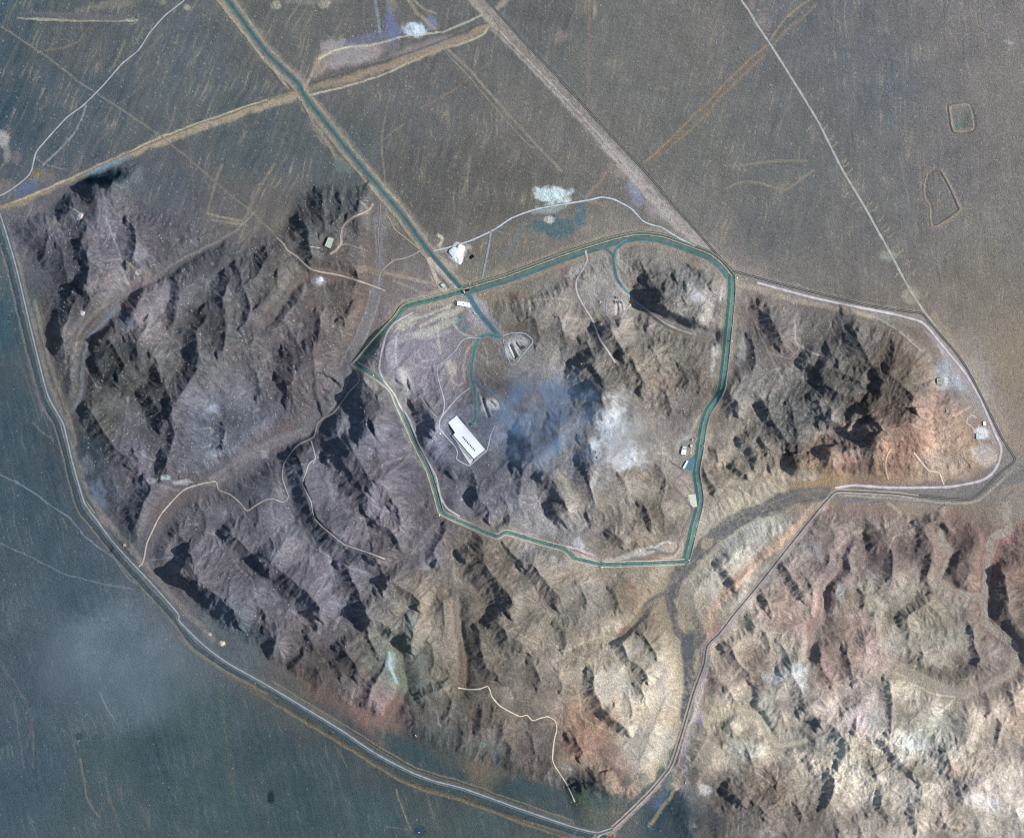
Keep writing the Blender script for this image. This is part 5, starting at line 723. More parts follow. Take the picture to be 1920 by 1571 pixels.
def inset(pts, d):
    n = len(pts); a = sum(pts[i][0] * pts[(i + 1) % n][1] - pts[(i + 1) % n][0] * pts[i][1] for i in range(n)); s = 1 if a > 0 else -1; out = []
    for i in range(n):
        p = np.array(pts[i]); e0 = p - np.array(pts[i - 1]); e1 = np.array(pts[(i + 1) % n]) - p
        n0 = s * np.array([-e0[1], e0[0]]) / np.hypot(*e0); n1 = s * np.array([-e1[1], e1[0]]) / np.hypot(*e1); m = n0 + n1; m /= max(m @ m, .3)
        out.append(tuple(p + m * 2 * d))
    return out
WHITE = plain("white_sheet_roof", (236, 240, 240), .5, .3, .05, .05); ROOFB = plain("pale_blue_roof", (186, 212, 218), .5, .3, .08, .1)
CONC = plain("weathered_concrete", (178, 174, 166), .9, .1, .15, .2); WALLM = plain("rendered_wall", (168, 160, 146), .9, .1, .12, .3)
DARKM = plain("dark_opening", (30, 32, 34), .6, .3, .2, 1); STEEL = plain("galvanised_steel", (110, 114, 116), .45, .5, .15, 1, .6)
GLASS = plain("window_glass", (42, 54, 62), .15, .6, .2, 1); BLACKC = plain("black_liner", (14, 14, 15), .7, .2, .3, .6)
STONE = plain("pale_boulder_stone", (196, 190, 178), .95, .1, .2, .5); SANDY = plain("sandy_concrete", (204, 192, 168), .9, .1, .15, .2)
BLUEP = plain("blue_paint", (58, 108, 160), .5, .3, .15, 1); TENT = plain("teal_canvas", (132, 160, 158), .85, .1, .15, .4); RUB = plain("rubber", (22, 22, 22), .8, .2, .1, 1); YEL = plain("ochre_paint", (176, 140, 60), .6, .3, .15, 1)
LIME = plain("pale_greenish_roof", (176, 190, 172), .7, .2, .12, .3)
def edges_doors(parent, pts, h, m_win=GLASS, step=9.0, door_edge=0, frames=True):
    """windows along each wall, one door"""
    n = len(pts); a = sum(pts[i][0] * pts[(i + 1) % n][1] - pts[(i + 1) % n][0] * pts[i][1] for i in range(n))
    if a < 0: pts = pts[::-1]
    for i in range(n):
        p = np.array(pts[i]); q = np.array(pts[(i + 1) % n]); L = np.hypot(*(q - p)); d = (q - p) / L; nn = np.array([d[1], -d[0]]); k = int(L // step)
        r = math.atan2(d[1], d[0])
        for j in range(k):
            c = p + d * L * (j + .5) / k + nn * .04
            if i == door_edge and j == k // 2:
                o = part("door", lambda bm: box(bm, -1.2, 1.2, -.10, .10, 0, min(2.6, h * .8), r, *c), DARKM, parent)
                part("handle", lambda bm: box(bm, .8, 1.0, -.2, -.1, 1.0, 1.1, r, *c), STEEL, o)
            else: part("window", lambda bm: box(bm, -1.4, 1.4, -.08, .08, h * .42, h * .72, r, *c), m_win, parent)
def building(name, label, cat, pts, h, roof_m, u0, v0, step=9, vents=(), door_edge=0, wall_m=None, group=None, over=.35):
    t = thing(name, label, cat, u0, v0, group=group); P = rel(pts, u0, v0)
    part("wall", lambda bm: prism(bm, inset(P, over), -3, h), wall_m or WALLM, t)
    rf = part("roof", lambda bm: prism(bm, P, h + .01, h + .55), roof_m, t)
    def par(bm):
        n = len(P); I = inset(P, .8)
        for i in range(n):
            a, b, c, d = P[i], P[(i + 1) % n], I[(i + 1) % n], I[i]
            v = [bm.verts.new((*q, z)) for z in (h + .56, h + 1.1) for q in (a, b, c, d)]
            for f in ((4, 5, 6, 7), (0, 1, 5, 4), (2, 3, 7, 6), (1, 2, 6, 5), (3, 0, 4, 7)): bm.faces.new([v[k] for k in f])
    part("parapet", par, CONC if roof_m is not WHITE else WHITE, rf)
    for (pu, pv, w1, w2, hh, r, mm) in vents:
        x, y = rel([(pu, pv)], u0, v0)[0]
        o = part("roof_vent", lambda bm: box(bm, -w1 / 2, w1 / 2, -w2 / 2, w2 / 2, h + .56, h + .56 + hh, r, x, y), mm, rf)
    edges_doors(t, inset(P, over), h, step=step, door_edge=door_edge)
    return t
# ------------------------------------------------------------------ the long white hall
u0, v0 = 875, 828
A = (856.5, 779.2); Bc = (840.7, 792.4); Cn = (853.6, 811.2); D = (849.9, 814.9); E = (888.6, 860.2); F = (910, 842.9)
hall = building("support_hall", "long white flat-roofed hall with a row of nine dark vents on its roof", "hall", [A, Bc, Cn, D, E, F], 6.5, WHITE, u0, v0, 14,
    [(868.8 + 2.66 * i, 820.2 + 2.98 * i, 3.0, 6.4, .9, math.radians(-20), DARKM) for i in range(9)], door_edge=5)
P = rel([D, (843.0, 812.0), (852, 823), (868, 850), (881.6, 871.6), (887.6, 861.4)], u0, v0)
part("loading_terrace", lambda bm: prism(bm, P, -2, 1.1), plain('pale_paving', (200, 202, 200), .9, .1, .1, .1), hall)
P2 = rel([(849.2, 815.8), (847.2, 817.4), (884.4, 861.8), (887.4, 860.6)], u0, v0)
part("lean_to_roof", lambda bm: prism(bm, P2, 1.12, 3.6), plain("pale_sheet", (196, 200, 196), .6, .3, .08, .1), hall)
for pp, hh, m_ in (([(863.4, 782), (873.5, 794.5), (871.6, 796.4), (861.6, 784.4)], 5, STEEL), ([(877.2, 806.6), (884.8, 812), (882.5, 814.6), (876.0, 808.2)], 6, LIME), ([(886, 816.8), (890.4, 821.6), (888, 823.6), (885, 819)], 6, WHITE)):
    PP = rel(pp, u0, v0); part("annex", lambda bm: prism(bm, PP, -2, hh), m_, hall)
PG = rel([(889.2, 861.4), (910.6, 843.9), (911.4, 844.8), (890, 862.5)], u0, v0); part("loading_dock", lambda bm: prism(bm, PG, -2, 4.5), CONC, hall)
for i in range(6):
    x, y = rel([(857.4 + i * 8.6, 780.6 + i * 10.2)], u0, v0)[0]
    part("downpipe", lambda bm: cyl(bm, x, y, 0, 6.4, .18, n=6), STEEL, hall)
# gatehouse and small houses
building("gatehouse", "white L-shaped gatehouse south of the checkpoint where the access road meets the ring road", "building", [(857.8, 564.2), (866, 565.4), (880.7, 568.0), (883.4, 575.6), (878.6, 576.4), (871.5, 574.8), (856.6, 572.2)], 5, WHITE, 870, 570, 8,
    [(869.2, 569.8, 3, 2, .8, 0, DARKM), (876, 570, 2.4, 2.4, .6, 0, STEEL), (876.6, 573, 2.4, 2, .6, 0, STEEL), (863, 568, 1.2, 1.2, .5, 0, STEEL)], 5)
building("guard_hut", "small dark-walled hut against the west end of the white gatehouse", "hut", [(853.4, 566.6), (856.3, 566.2), (856.4, 568.4), (853.6, 568.8)], 3, CONC, 855, 567.5, 4)
building("small_house", "pale blue square house west of the access road, just before the checkpoint", "house", [(825.3, 534.2), (831, 530.7), (837.4, 536.1), (831.7, 540)], 4, ROOFB, 831, 535, 6, [(834.5, 536, 1.2, 2.6, .7, .6, DARKM)], 1)
building("hilltop_house", "pale greenish oblong house on the levelled hilltop beside the tall mast", "house", [(615.8, 445.4), (627.0, 447.6), (620.3, 467.2), (609.2, 461.6)], 6, LIME, 618, 456, 7, [(617, 452, 1.5, 1.5, .6, 0, STEEL), (614, 459, 3, 1, .5, -.5, DARKM), (620, 462, 1.6, 1, .5, -.5, DARKM)], 2)
building("barracks", "white barracks with two dark roof hatches west of the eastern ring road", "building", [(1277.8, 842.3), (1287.4, 842.3), (1286.2, 852.6), (1276.9, 851.2)], 5, WHITE, 1282, 847, 6, [(1280.4, 847.4, 1.6, 1.6, .8, 0, DARKM), (1280.2, 843.8, 1.4, 1.4, .6, 0, DARKM)], 1)
building("barracks_annex", "pale blue roofed block adjoining the white barracks on its north side", "building", [(1279.8, 835.9), (1288.0, 837.6), (1287.6, 841.5), (1278.6, 841.5)], 4, ROOFB, 1284, 839, 7)
building("workshop", "small pale blue workshop between the barracks and the eastern ring road", "building", [(1292.9, 834.4), (1298.2, 832.6), (1299.8, 838), (1294.6, 838.8)], 4, ROOFB, 1296, 836, 6)
building("store_shed", "small blue-green shed at the south-east corner of the white barracks", "shed", [(1287.6, 847.4), (1292.2, 846.8), (1292.6, 851.4), (1287.6, 852.4)], 3.4, TENT, 1290, 849.5, 6)
building("carport", "long narrow white carport along the blue parking yard by the eastern ring road", "carport", [(1287.4, 862.8), (1290.6, 864.2), (1283.4, 878.6), (1279.4, 877.2)], 3.4, WHITE, 1285, 871, 8)
building("hut_row", "small tan hut north-east of the barracks inside the angled fence", "hut", [(1296.2, 823.4), (1299.4, 821.6), (1300.4, 824.6), (1297.2, 826.6)], 3, SANDY, 1298, 824, 4)
building("ribbed_house", "square pale green house on the pad among the dark hills in the east", "house", [(1756.2, 709.6), (1765.6, 708.6), (1766.2, 719.2), (1757, 720)], 4.5, LIME, 1761, 714, 6, [(1759 + 2 * i, 714.2, .8, 14, .4, 0, STEEL) for i in range(3)])
building("site_container", "white site container at the north edge of the pale eastern camp yard", "container", [(1842.8, 790.2), (1848.4, 789.6), (1849.4, 797.6), (1844, 798.2)], 3, WHITE, 1846, 794, 6)
building("camp_shed", "pale blue shed on the west side of the eastern camp yard", "shed", [(1830.2, 812.4), (1834.4, 812.0), (1834.8, 822.8), (1830.4, 823.2)], 3.2, ROOFB, 1832.5, 817.5, 6)
building("roadside_hut", "tiny white and ochre hut below the dark slope beside the western boundary road", "hut", [(231.8, 1019.8), (236.6, 1020.2), (236.4, 1023.6), (231.6, 1023.2)], 3, SANDY, 234, 1021.7, 4)
building("pump_house", "small white block on the pale concrete pad beside the south-eastern ring road", "building", [(1289.0, 931.6), (1294.2, 932.6), (1293.6, 935.4), (1288.6, 934.4)], 3, SANDY, 1291.5, 933.5, 4)
# checkpoint gate over the junction
t = thing("checkpoint_gate", "dark-roofed checkpoint with a pale arched portal over the road junction", "gate", 874, 545.5, math.radians(17))
part("canopy", lambda bm: box(bm, -2.5, 13, -2.7, 2.9, 6.2, 6.9), plain("tarred_canopy", (22, 24, 20), .8, .1, .3, .4), t)
for x in (-1.5, 4.5, 12):
    for y in (-2.2, 2.3): part("pillar", lambda bm: box(bm, x - .35, x + .35, y - .35, y + .35, -1, 6.18), CONC, t)
part("arch", lambda bm: (box(bm, -9.4, -5.6, -7.5, -4.9, -1, 7), box(bm, -9.4, -5.6, 2.1, 4.2, -1, 7), box(bm, -9.5, -5.5, -7.6, 4.3, 7.02, 8.2)), SANDY, t)
part("barrier_arm", lambda bm: box(bm, -3.9, -3.7, -9, 4, 1, 1.15), BLUEP, t)
# round dark tanks
def tank(u, v, r, h, label, m_, lid=None, name="storage_tank"):
    t = thing(name, label, "tank", u, v)
    part("shell", lambda bm: cyl(bm, 0, 0, -1, h, r, n=24), m_, t); part("cover", lambda bm: cyl(bm, 0, 0, h + .01, h + .5, r * .96, r * .5, 24), lid or m_, t)
    part("hatch", lambda bm: cyl(bm, r * .3, 0, h + .3, h + .9, r * .14, n=10), STEEL, t)
    part("ladder", lambda bm: (bar(bm, (r + .1, -.3, 0), (r + .1, -.3, h + .6), .1), bar(bm, (r + .1, .3, 0), (r + .1, .3, h + .6), .1)), STEEL, t)
    return t
tank(886.6, 480.4, 5.6, 3, "black round tank, the north-eastern of two touching ones north of the checkpoint", BLACKC)
tank(883.6, 483.2, 5.4, 2.4, "black round tank, the south-western of two touching ones north of the checkpoint", BLACKC)
tank(825.6, 812.8, 3.6, 4, "round tank with a white cover on a dark base, west of the long white hall", DARKM, WHITE)
tank(1295, 848.8, 4.2, 3, "low round sand-coloured tank between the barracks and the eastern ring road", CONC, SANDY)
tank(1125.6, 566.6, 3.0, 4, "white round tank alone on the pale ground west of the fenced tunnel yard", CONC, WHITE)
# masts: their shadows show in the photograph
def mast(u, v, h, label, name="floodlight_mast", cat="mast"):
    t = thing(name, label, cat, u, v)
    part("footing", lambda bm: box(bm, -1.6, 1.6, -1.6, 1.6, -1, .8), WHITE, t)
    def lat(bm):
        for i in range(4):
            a = math.pi / 4 + i * math.pi / 2; bar(bm, (1.0 * math.cos(a), 1.0 * math.sin(a), .8), (.45 * math.cos(a), .45 * math.sin(a), h), .28)
        k = int(h / 3)
        for j in range(k):
            for i in range(4):
                a = math.pi / 4 + i * math.pi / 2; b_ = a + math.pi / 2; r0 = 1.0 - .55 * j / k; r1 = 1.0 - .55 * (j + 1) / k
                bar(bm, (r0 * math.cos(a), r0 * math.sin(a), .8 + (h - .8) * j / k), (r1 * math.cos(b_), r1 * math.sin(b_), .8 + (h - .8) * (j + 1) / k), .14)
    part("lattice", lat, STEEL, t)
    hd = part("platform", lambda bm: box(bm, -1.5, 1.5, -1.5, 1.5, h, h + .3), STEEL, t)
    for i in range(4):
        a = i * math.pi / 2; part("lamp" if name == "floodlight_mast" else "antenna", lambda bm: box(bm, 1.5 * math.cos(a) - .4, 1.5 * math.cos(a) + .4, 1.5 * math.sin(a) - .4, 1.5 * math.sin(a) + .4, h + .35, h + 1.4), WHITE, hd)
    return t
mast(604.4, 468.6, 46, "tall lattice radio mast on the hilltop, south-west of the greenish house", "radio_mast")
mast(895.9, 756.8, 21, "floodlight mast beside the tunnel road, north of the long white hall")
mast(960.0, 647.8, 19, "floodlight mast at the head of the cutting in the northern tunnel yard")
mast(1167.6, 551.2, 9, "short floodlight mast at the north corner of the fenced tunnel yard by the spur road")
# tunnel portals: concrete headwalls set in the cuttings
def portal(u, v, rot, wdt, label):
    t = thing("tunnel_portal", label, "tunnel portal", u, v, rot)
    part("headwall", lambda bm: (box(bm, -wdt / 2, -2.6, -.6, .6, -2, 6.5), box(bm, 2.6, wdt / 2, -.6, .6, -2, 6.5), box(bm, -2.6, 2.6, -.6, .6, 4.8, 6.5)), SANDY, t)
    part("lintel", lambda bm: box(bm, -wdt / 2 - .3, wdt / 2 + .3, -.9, .9, 6.51, 7.0), CONC, t)
    part("gate", lambda bm: box(bm, -2.58, 2.58, -.2, .2, -1, 4.78), DARKM, t)
    part("wing_wall", lambda bm: box(bm, -wdt / 2, -wdt / 2 + .6, -8, -.62, -2, 4), CONC, t); part("wing_wall", lambda bm: box(bm, wdt / 2 - .6, wdt / 2, -8, -.62, -2, 4), CONC, t)
portal(1157.0, 556.6, 0, 9, "northern concrete tunnel mouth in the pale fenced yard by the spur road")
portal(1155.4, 564.8, 0, 10, "concrete tunnel mouth south of another in the fenced yard by the spur road")
portal(1163.5, 564.8, 0, 8, "small concrete tunnel mouth, eastern of the pair side by side in the fenced yard")
portal(969.4, 671.4, math.radians(35), 10, "concrete tunnel mouth at the end of the long cutting in the northern tunnel yard")
portal(983.0, 648.6, math.radians(-25), 9, "concrete tunnel mouth in the short side cutting east of the northern tunnel yard")
portal(917.6, 784.2, math.radians(30), 9, "concrete tunnel mouth in the cutting north-east of the long white hall")
# retaining walls at the fenced yard and others (thin straight walls visible as lines)
def wall_line(pts, h, w_, label, m_, name="retaining_wall", cat="wall", closed=False, group=None):
    u0 = sum(p[0] for p in pts) / len(pts); v0 = sum(p[1] for p in pts) / len(pts)
    t = thing(name, label, cat, u0, v0, z=0.0, group=group); p = smooth_line(pts, 4) if len(pts) > 2 else np.array([pts[0] + (np.array(pts[1]) - pts[0]) * k for k in np.linspace(0, 1, 6)])
    nn = normals(p); z = ground(p[:, 0], p[:, 1])
    def f(bm, lo, hi, ww):
        rows = []
        for i in range(len(p)):
            r = []
            for s_, zz in ((-1, lo), (1, lo), (1, hi), (-1, hi)):
                q = p[i] + nn[i] * s_ * ww / 2 / S; r.append(bm.verts.new(((q[0] - u0) * S, -(q[1] - v0) * S, z[i] + zz)))
            rows.append(r)
        for a, b in zip(rows[:-1], rows[1:]):
            for i in range(4): bm.faces.new([a[i], a[(i + 1) % 4], b[(i + 1) % 4], b[i]])
        bm.faces.new(rows[0]); bm.faces.new(rows[-1][::-1])
    part("wall", lambda bm: f(bm, -2, h, w_), m_, t); part("coping", lambda bm: f(bm, h + .01, h + .25, w_ + .4), CONC, t)
    return t, p, z
wall_line([(1136, 585.2), (1154.4, 595.4)], 3.0, 1.1, "straight retaining wall along the south-west side of the fenced tunnel yard", SANDY)
wall_line([(1155.4, 541.8), (1168, 548)], 3.0, 1.1, "short dark retaining wall on the north side of the fenced tunnel yard", CONC)
wall_line([(1178.6, 560.4), (1185.6, 567.4)], 3.5, 1.2, "dark retaining wall on the east side of the fenced tunnel yard", DARKM)
wall_line([(1301.0, 817.8), (1306.6, 824.2)], 3, 1, "angled wall north-east of the barracks beside the ring road", CONC)
wall_line([(1272.8, 850.4), (1280.6, 855.8), (1288, 857.6), (1296.5, 853.4)], 3.2, 1.2, "dark wall curving round the south side of the white barracks", DARKM)
wall_line([(1255.8, 862.6), (1281, 879.6)], 2.6, .9, "thin brown wall running north-west from the end of the white carport", plain("brown_wall", (110, 92, 80)))
wall_line([(1778, 776.8), (1784.5, 773.2)], 3, 1.1, "dark wall stub east of the teal tent in the eastern hills", DARKM)
wall_line([(1834.5, 826.8), (1847, 824.4), (1860, 821.8)], 2.4, 1, "low wall across the south edge of the eastern camp yard", CONC)
wall_line([(486.6, 845.4), (497.6, 846.4)], 1.6, 1, "broken wall along the grey concrete pad by the western wash", CONC)
# perimeter wall with pilasters outside the ring road
for nm, ln, off, lab in (("perimeter_wall", RING_N, -7.5, "pale security wall along the outer side of the northern ring road"), ("perimeter_wall", RING_E, -8.5, "pale security wall along the outer side of the eastern ring road"),
                    ("perimeter_wall", RING_S, 5.6, "pale security wall along the outer side of the southern and western ring road"), ("perimeter_wall", RING_W, -5.6, "pale security wall along the north-western ring road")):
    p = smooth_line(ln, 6); nn = normals(p); s_ = {"perimeter_wall": 1}[nm]
    q = [tuple(a) for a in (p + nn * off)]; q = q[::2] + [q[-1]]
    if ln is RING_N: q = [a for a in q if a[0] > 884]
    wall_line(q, 3.0, .9, lab, SANDY, nm)
# lamp posts along the eastern and southern ring road
def lamp_proto():
    t = thing("lamp_post", "", "lamp post", 1300, 900)
    part("base", lambda bm: box(bm, -.8, .8, -.8, .8, -.6, .5), CONC, t); part("pole", lambda bm: cyl(bm, 0, 0, .6, 9, .18, .1, 8), STEEL, t)
    part("arm", lambda bm: bar(bm, (0, 0, 8.9), (-2.2, 0, 9.3), .16), STEEL, t); part("lamp_head", lambda bm: box(bm, -3.1, -1.9, -.35, .35, 9.2, 9.5), WHITE, t)
    return t
def copy_tree(o):
    c = o.copy(); C.objects.link(c)
    for ch in list(o.children):
        d = ch.copy(); C.objects.link(d); d.parent = c
        for g_ in list(ch.children): e = g_.copy(); C.objects.link(e); e.parent = d
    return c
lp = lamp_proto(); first = True; plist = []
for ln, off, gap, lab in ((RING_E, 0.8, 12.5, "slim lamp post on the median of the eastern ring road"), (RING_S, .2, 15, "slim lamp post on the median of the southern and western ring road"), (RING_N, -1.6, 16, "slim lamp post on the pale median of the northern ring road"), (RING_W, .2, 15, "slim lamp post on the median of the north-western ring road")):
    p = smooth_line(ln, 1.0); nn = normals(p); L = np.concatenate([[0], np.cumsum(np.hypot(*np.diff(p, axis=0).T))])
    for s_ in np.arange(gap, L[-1] - 4, gap):
        i = int(np.searchsorted(L, s_)); q = p[i] - nn[i] * off * -1
        if ln is RING_N and q[0] < 890: continue
        plist.append((q, math.atan2(-nn[i][1], nn[i][0]), lab))
for q, r, lab in plist:
    o = lp if first else copy_tree(lp); first = False
    o.location = (float(wx(q[0])), float(wy(q[1])), float(ground(q[0], q[1])[0]) + .3); o.rotation_euler = (0, 0, r); o["label"] = lab; o["group"] = "lamp posts along the ring road"
# corner watchtowers
def tower(u, v, rot, label):
    t = thing("watchtower", label, "watchtower", u, v, rot, group="watchtowers round the site")
    for x in (-1.3, 1.3):
        for y in (-1.3, 1.3): part("leg", lambda bm: bar(bm, (x * 1.4, y * 1.4, -1), (x, y, 7), .3), STEEL, t)
    part("cabin", lambda bm: box(bm, -1.7, 1.7, -1.7, 1.7, 7.01, 9.4), WALLM, t); part("roof", lambda bm: (cyl(bm, 0, 0, 9.41, 10.4, 3.1, .4, 4)), WHITE, t)
for u, v, lab in ((700.8, 704.2, "white-roofed watchtower near the sharp western corner of the ring road"), (1291.4, 1050, "white-roofed watchtower at the south-eastern corner of the ring road"), (1382, 521, "white-roofed watchtower at the north-eastern corner of the ring road"),
                  (824, 966, "white-roofed watchtower at the south-western bend of the ring road"), (1129, 1063, "white-roofed watchtower outside the middle of the southern ring road"), (1372, 640, "white-roofed watchtower halfway down the eastern ring road"), (1319, 836, "white-roofed watchtower opposite the barracks on the eastern ring road")):
    tower(u, v, .3, lab)
# vehicles
def truck(u, v, rot, label, body=WHITE, cab=BLUEP, L=9.0, name="parked_truck", cat="truck"):
    t = thing(name, label, cat, u, v, rot); t.location.z += .45
    part("chassis", lambda bm: box(bm, -L / 2, L / 2, -1.0, 1.0, .7, 1.0), DARKM, t); part("cargo_box", lambda bm: box(bm, -L / 2, L / 2 - 2.4, -1.25, 1.25, 1.01, 3.4), body, t)
    c = part("cab", lambda bm: prism(bm, [(L / 2 - 2.2, -1.2), (L / 2, -1.1), (L / 2, 1.1), (L / 2 - 2.2, 1.2)], 1.01, 2.8), cab, t); part("windscreen", lambda bm: box(bm, L / 2 + .01, L / 2 + .06, -1, 1, 1.9, 2.6), GLASS, c)
    for x in (-L / 2 + 1.3, -L / 2 + 2.6, L / 2 - 1.2):
        for y in (-1.1, 1.1):
            def wh(bm):
                n = 12; a = [[bm.verts.new((x + .5 * math.cos(2 * math.pi * i / n), y + yy, .5 + .5 * math.sin(2 * math.pi * i / n))) for i in range(n)] for yy in (-.15, .15)]
                bm.faces.new(a[0]); bm.faces.new(a[1][::-1])
                for i in range(n): bm.faces.new([a[0][i], a[0][(i + 1) % n], a[1][(i + 1) % n], a[1][i]])
            part("wheel", wh, RUB, t)
    return t
truck(890.6, 588.4, math.radians(-42), "long white truck with a dark cab parked on the bare ground south of the gatehouse", WHITE, DARKM, 11)
truck(829.4, 597.2, math.radians(20), "blue and white truck on the pale scraped ground west of the gatehouse", WHITE, BLUEP, 8)
truck(881, 533.8, math.radians(-50), "small white truck north of the checkpoint beside the access road", WHITE, SANDY, 6)
truck(909.2, 550.4, 0.2, "white truck on the verge just south of the northern ring road", WHITE, SANDY, 6.5)
truck(1116.6, 848.2, math.radians(-80), "dark truck, the northern of two on the pale ash ground", DARKM, DARKM, 7)
truck(1118.4, 857.4, math.radians(-70), "dark truck, the southern of two on the pale ash ground", DARKM, DARKM, 7)
truck(1842, 799.4, math.radians(-15), "ochre truck parked beside the white container in the eastern camp", YEL, DARKM, 8)
truck(1285.7, 1466.4, math.radians(80), "white truck on the dark ground at the foot of the southern valley", WHITE, SANDY, 9)
truck(1861.8, 829.6, 0.1, "white truck near the south end of the eastern camp yard", WHITE, SANDY, 7)
truck(779.8, 1378.6, math.radians(-35), "white truck beside the dark hollow above the southern boundary road", WHITE, SANDY, 7)
truck(786.0, 1560.0, math.radians(20), "white truck standing on the dark blue patch near the bottom edge of the plain", WHITE, SANDY, 6.5)
truck(882.6, 795, math.radians(40), "dark truck at the loading yard beside the long white hall", DARKM, DARKM, 7)
# tent, pipe, pads, debris
t = thing("canvas_tent", "teal triangular tent on the brown slope west of the eastern camp", "tent", 1776, 770.5)
def tn(bm):
    v = [bm.verts.new(q) for q in ((-9, -6, 0), (8, -5, 0), (-7, 11, 0), (-3, -1, 4.5))]
    for f in ((0, 1, 3), (1, 2, 3), (2, 0, 3), (0, 2, 1)): bm.faces.new([v[i] for i in f])
part("canvas", tn, TENT, t); part("ridge_pole", lambda bm: cyl(bm, -3, -1, 0, 5.2, .12, n=6), STEEL, t)
t, _, _ = wall_line([(573, 461.8), (590, 464.0), (602.6, 466.2)], 1.4, 1.8, "blue pipe running down the dark slope west of the radio mast", BLUEP, "pipeline", "pipe")
def pad(pts, label, m_, z=.5):
    u0 = sum(p[0] for p in pts) / len(pts); v0 = sum(p[1] for p in pts) / len(pts); t = thing("concrete_pad", label, "concrete pad", u0, v0)
    P = rel(pts, u0, v0); part("slab", lambda bm: prism(bm, P, -2, z), m_, t); part("kerb", lambda bm: [bar(bm, (*P[i], z), (*P[(i + 1) % len(P)], z), .5) for i in range(len(P))], CONC, t)
pad([(1289.6, 927.4), (1304, 926.2), (1307.4, 949.6), (1300, 950.6), (1294.6, 946)], "pale greenish-white concrete pad beside the south-eastern ring road", plain("bleached_concrete", (206, 208, 192), .9, .1, .12, .15), .9)
pad([(1289.6, 862.6), (1297.4, 856), (1303.6, 850), (1301.4, 868), (1298, 883.6), (1284, 880)], "blue-grey asphalt parking yard between the white carport and the ring road", plain("blue_asphalt", (88, 120, 140), .8, .2, .25, .12), .9)
pad([(490, 844.6), (499, 845.6), (500.4, 860), (492, 858.8)], "grey concrete pad alone beside the western wash", plain("grey_slab", (138, 140, 148), .9, .1, .2, .2), .6)
# boulders: the larger ones one by one, the rest as scatter
def boulder_mesh(seed, n=1):
    r = random.Random(seed); bm = bmesh.new(); bmesh.ops.create_icosphere(bm, subdivisions=1, radius=1)
    for v in bm.verts: v.co *= r.uniform(.75, 1.2); v.co.z = v.co.z * .7 + .25
    me = bpy.data.meshes.new("boulder"); bm.to_mesh(me); bm.free(); me.materials.append(STONE); return me
bms = [boulder_mesh(i) for i in range(6)]
rr = random.Random(5); zones = [(90, 480, 400, 900, .45), (480, 720, 350, 900, .2), (280, 760, 950, 1220, .12), (700, 1300, 560, 1040, .13), (1380, 1700, 560, 900, .10)]
cand = []
for x0, x1, y0, y1, wgt in zones:
    for _ in range(int(3600 * wgt)):
        u = rr.uniform(x0, x1); v = rr.uniform(y0, y1); j = min(NY - 1, int(np.searchsorted(vs, v))); i = min(NX - 1, int(np.searchsorted(us, u)))
        if mask[j, i] < .35 or FLOW[j, i] > .6: continue
        if abs(u - 875) < 40 and abs(v - 828) < 50: continue
        cand.append((u, v, rr.choice([.9, 1.1, 1.1, 1.4, 1.8, 2.4])))
cand.sort(key=lambda c: -c[2])
for u, v, r in cand[:300]:
    o = link("boulder", bms[rr.randrange(6)]); o.location = (float(wx(u)), float(wy(v)), float(ground(u, v)[0])); o.scale = (r, r * rr.uniform(.7, 1.1), r); o.rotation_euler = (0, 0, rr.uniform(0, 6.28))
    where = "westernmost" if u < 480 and v < 930 else "western" if u < 700 and v < 930 else "south-western" if v >= 930 and u < 760 else "central" if u < 1330 else "eastern"
    tag(o, ("big " if r > 2 else "") + "pale boulder lying loose on the dark stony slopes of the %s hills" % where, "boulder", "pale boulders strewn over the hills")
base_v = np.array([v.co[:] for v in bms[0].vertices]); base_f = np.array([p.vertices[:] for p in bms[0].polygons]); rest = np.array(cand[300:])
zr = ground(rest[:, 0], rest[:, 1]); nb_ = len(rest)
vv = base_v[None] * rest[:, 2][:, None, None] + np.stack([wx(rest[:, 0]), wy(rest[:, 1]), zr], -1)[:, None]
ff = base_f[None] + (np.arange(nb_) * len(base_v))[:, None, None]
me = bpy.data.meshes.new("stone_scatter"); me.from_pydata(vv.reshape(-1, 3).tolist(), [], ff.reshape(-1, 3).tolist()); me.materials.append(STONE)
o = link("stone_scatter", me); tag(o, "small pale stones scattered over the dark hillsides", "stones"); o["kind"] = "stuff"
# spoil heaps
def heap(u, v, r, h, label, m_, seed):
    q = random.Random(seed); t = thing("spoil_heap", label, "spoil heap", u, v); ph = [q.uniform(0, 6.28) for _ in range(4)]
    def f(bm):
        n = 28; k = 7; rows = []
        for j in range(k + 1):
            t_ = j / k; row = []
            for i in range(n):
                a = 2 * math.pi * i / n; rad = r * (1 + .22 * math.sin(2 * a + ph[0]) + .14 * math.sin(3 * a + ph[1]) + .07 * math.sin(7 * a + ph[2])) * (1 - t_) ; z = h * (1 - (1 - t_) ** 2) - 1.2 + q.uniform(-.25, .35) * (j > 0)
                row.append(bm.verts.new((rad * math.cos(a), rad * 1.15 * math.sin(a), z)))
            rows.append(row)
        for a_, b_ in zip(rows[:-2], rows[1:-1]):
            for i in range(n): bm.faces.new([a_[i], a_[(i + 1) % n], b_[(i + 1) % n], b_[i]])
        top = bm.verts.new((0, 0, h - 1.2))
        for i in range(n): bm.faces.new([rows[-2][i], rows[-2][(i + 1) % n], top])
        for v_ in rows[-1]: bm.verts.remove(v_)
    part("mound", f, m_, t, smooth=True)
WHS = plain("white_tailings", (238, 240, 244), .9, .1, .06, .1)
heap(857.5, 472, 24, 5, "big bright white spoil heap east of the access road, north of the checkpoint", WHS, 1)
heap(863, 487, 13, 3, "smaller white spoil heap touching the south side of the big white one", WHS, 2)
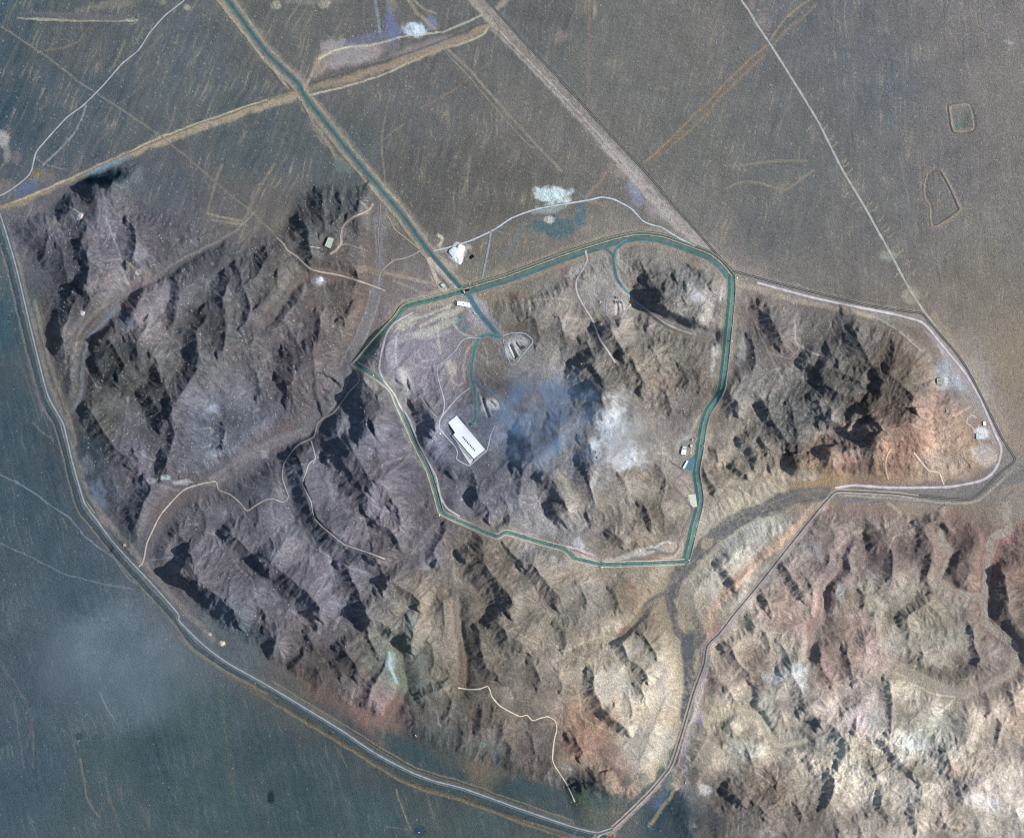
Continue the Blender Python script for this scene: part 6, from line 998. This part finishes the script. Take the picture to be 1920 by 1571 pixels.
heap(599.6, 525.6, 12, 3, "white spoil heap south of the hill track, below the greenish hilltop house", plain("bluish_white_tailings", (206, 210, 224), .9, .1, .08, .1), 3)
heap(416.2, 1206, 9, 3, "pale rubble heap between the southern boundary road and the dark hills", SANDY, 4)
heap(393.8, 1189.4, 5, 2, "small pale rubble heap north-west of a larger one near the southern boundary road", SANDY, 5)
heap(152.4, 407, 9, 3, "pinkish white heap at the north-western tip of the hills", plain("pinkish_tailings", (200, 188, 186), .9, .1, .08, .1), 6)
heap(155, 587, 8, 3, "pale heap at the foot of the reddish western hill", plain("pinkish_tailings", (200, 188, 186)), 7)
# thin smoke and dust hanging over the ground
def smoke(u, v, ru, rv, hz, z0, rot, dens, colr, label, ns=.012, thr=.42, seed=0):
    bm = bmesh.new(); bmesh.ops.create_icosphere(bm, subdivisions=4, radius=1); me = bpy.data.meshes.new("smoke"); bm.to_mesh(me); bm.free()
    m = bpy.data.materials.new("smoke_volume"); m.use_nodes = True; n = m.node_tree; n.nodes.clear()
    o_ = n.nodes.new("ShaderNodeOutputMaterial"); pv = n.nodes.new("ShaderNodeVolumePrincipled"); n.links.new(pv.outputs[0], o_.inputs[1]); pv.inputs["Color"].default_value = (*colr, 1); pv.inputs["Anisotropy"].default_value = 0
    tc = n.nodes.new("ShaderNodeTexCoord"); ln_ = n.nodes.new("ShaderNodeVectorMath"); ln_.operation = 'LENGTH'; n.links.new(tc.outputs["Object"], ln_.inputs[0])
    fa = n.nodes.new("ShaderNodeMapRange"); fa.interpolation_type = 'SMOOTHSTEP'; fa.inputs[1].default_value = 1; fa.inputs[2].default_value = .25; n.links.new(ln_.outputs["Value"], fa.inputs[0])
    no = n.nodes.new("ShaderNodeTexNoise"); no.inputs["Scale"].default_value = ns; no.inputs["Detail"].default_value = 4; no.inputs["Distortion"].default_value = .6; g_ = n.nodes.new("ShaderNodeNewGeometry")
    mp = n.nodes.new("ShaderNodeMapping"); mp.inputs["Location"].default_value = (seed * 977, 0, 0); n.links.new(g_.outputs["Position"], mp.inputs[0]); n.links.new(mp.outputs[0], no.inputs["Vector"])
    nr = n.nodes.new("ShaderNodeMapRange"); nr.inputs[1].default_value = thr; nr.inputs[2].default_value = .68; n.links.new(no.outputs[0], nr.inputs[0])
    a_ = n.nodes.new("ShaderNodeMath"); a_.operation = 'MULTIPLY'; n.links.new(fa.outputs[0], a_.inputs[0]); n.links.new(nr.outputs[0], a_.inputs[1])
    b_ = n.nodes.new("ShaderNodeMath"); b_.operation = 'MULTIPLY'; b_.inputs[1].default_value = dens; n.links.new(a_.outputs[0], b_.inputs[0]); n.links.new(b_.outputs[0], pv.inputs["Density"])
    me.materials.append(m); o = link("smoke", me); o.location = (float(wx(u)), float(wy(v)), z0); o.scale = (ru * S, rv * S, hz); o.rotation_euler = (0, 0, rot); tag(o, label, "smoke"); o["kind"] = "stuff"
smoke(1030, 785, 155, 120, 60, 110, -.15, .017, (.36, .60, 1.0), "thin blue smoke drifting east of the long white hall", seed=1)
smoke(1165, 815, 80, 95, 50, 105, .4, .013, (1.0, 1.0, 1.0), "pale dust hanging over the slope east of the blue smoke", .016, .36, seed=2)
smoke(210, 1235, 240, 150, 60, 90, -.3, .0042, (.66, .82, 1.0), "faint bluish haze over the dark plain at lower left", .003, .30, seed=3)
print("objects", round(time.time() - T0, 1))
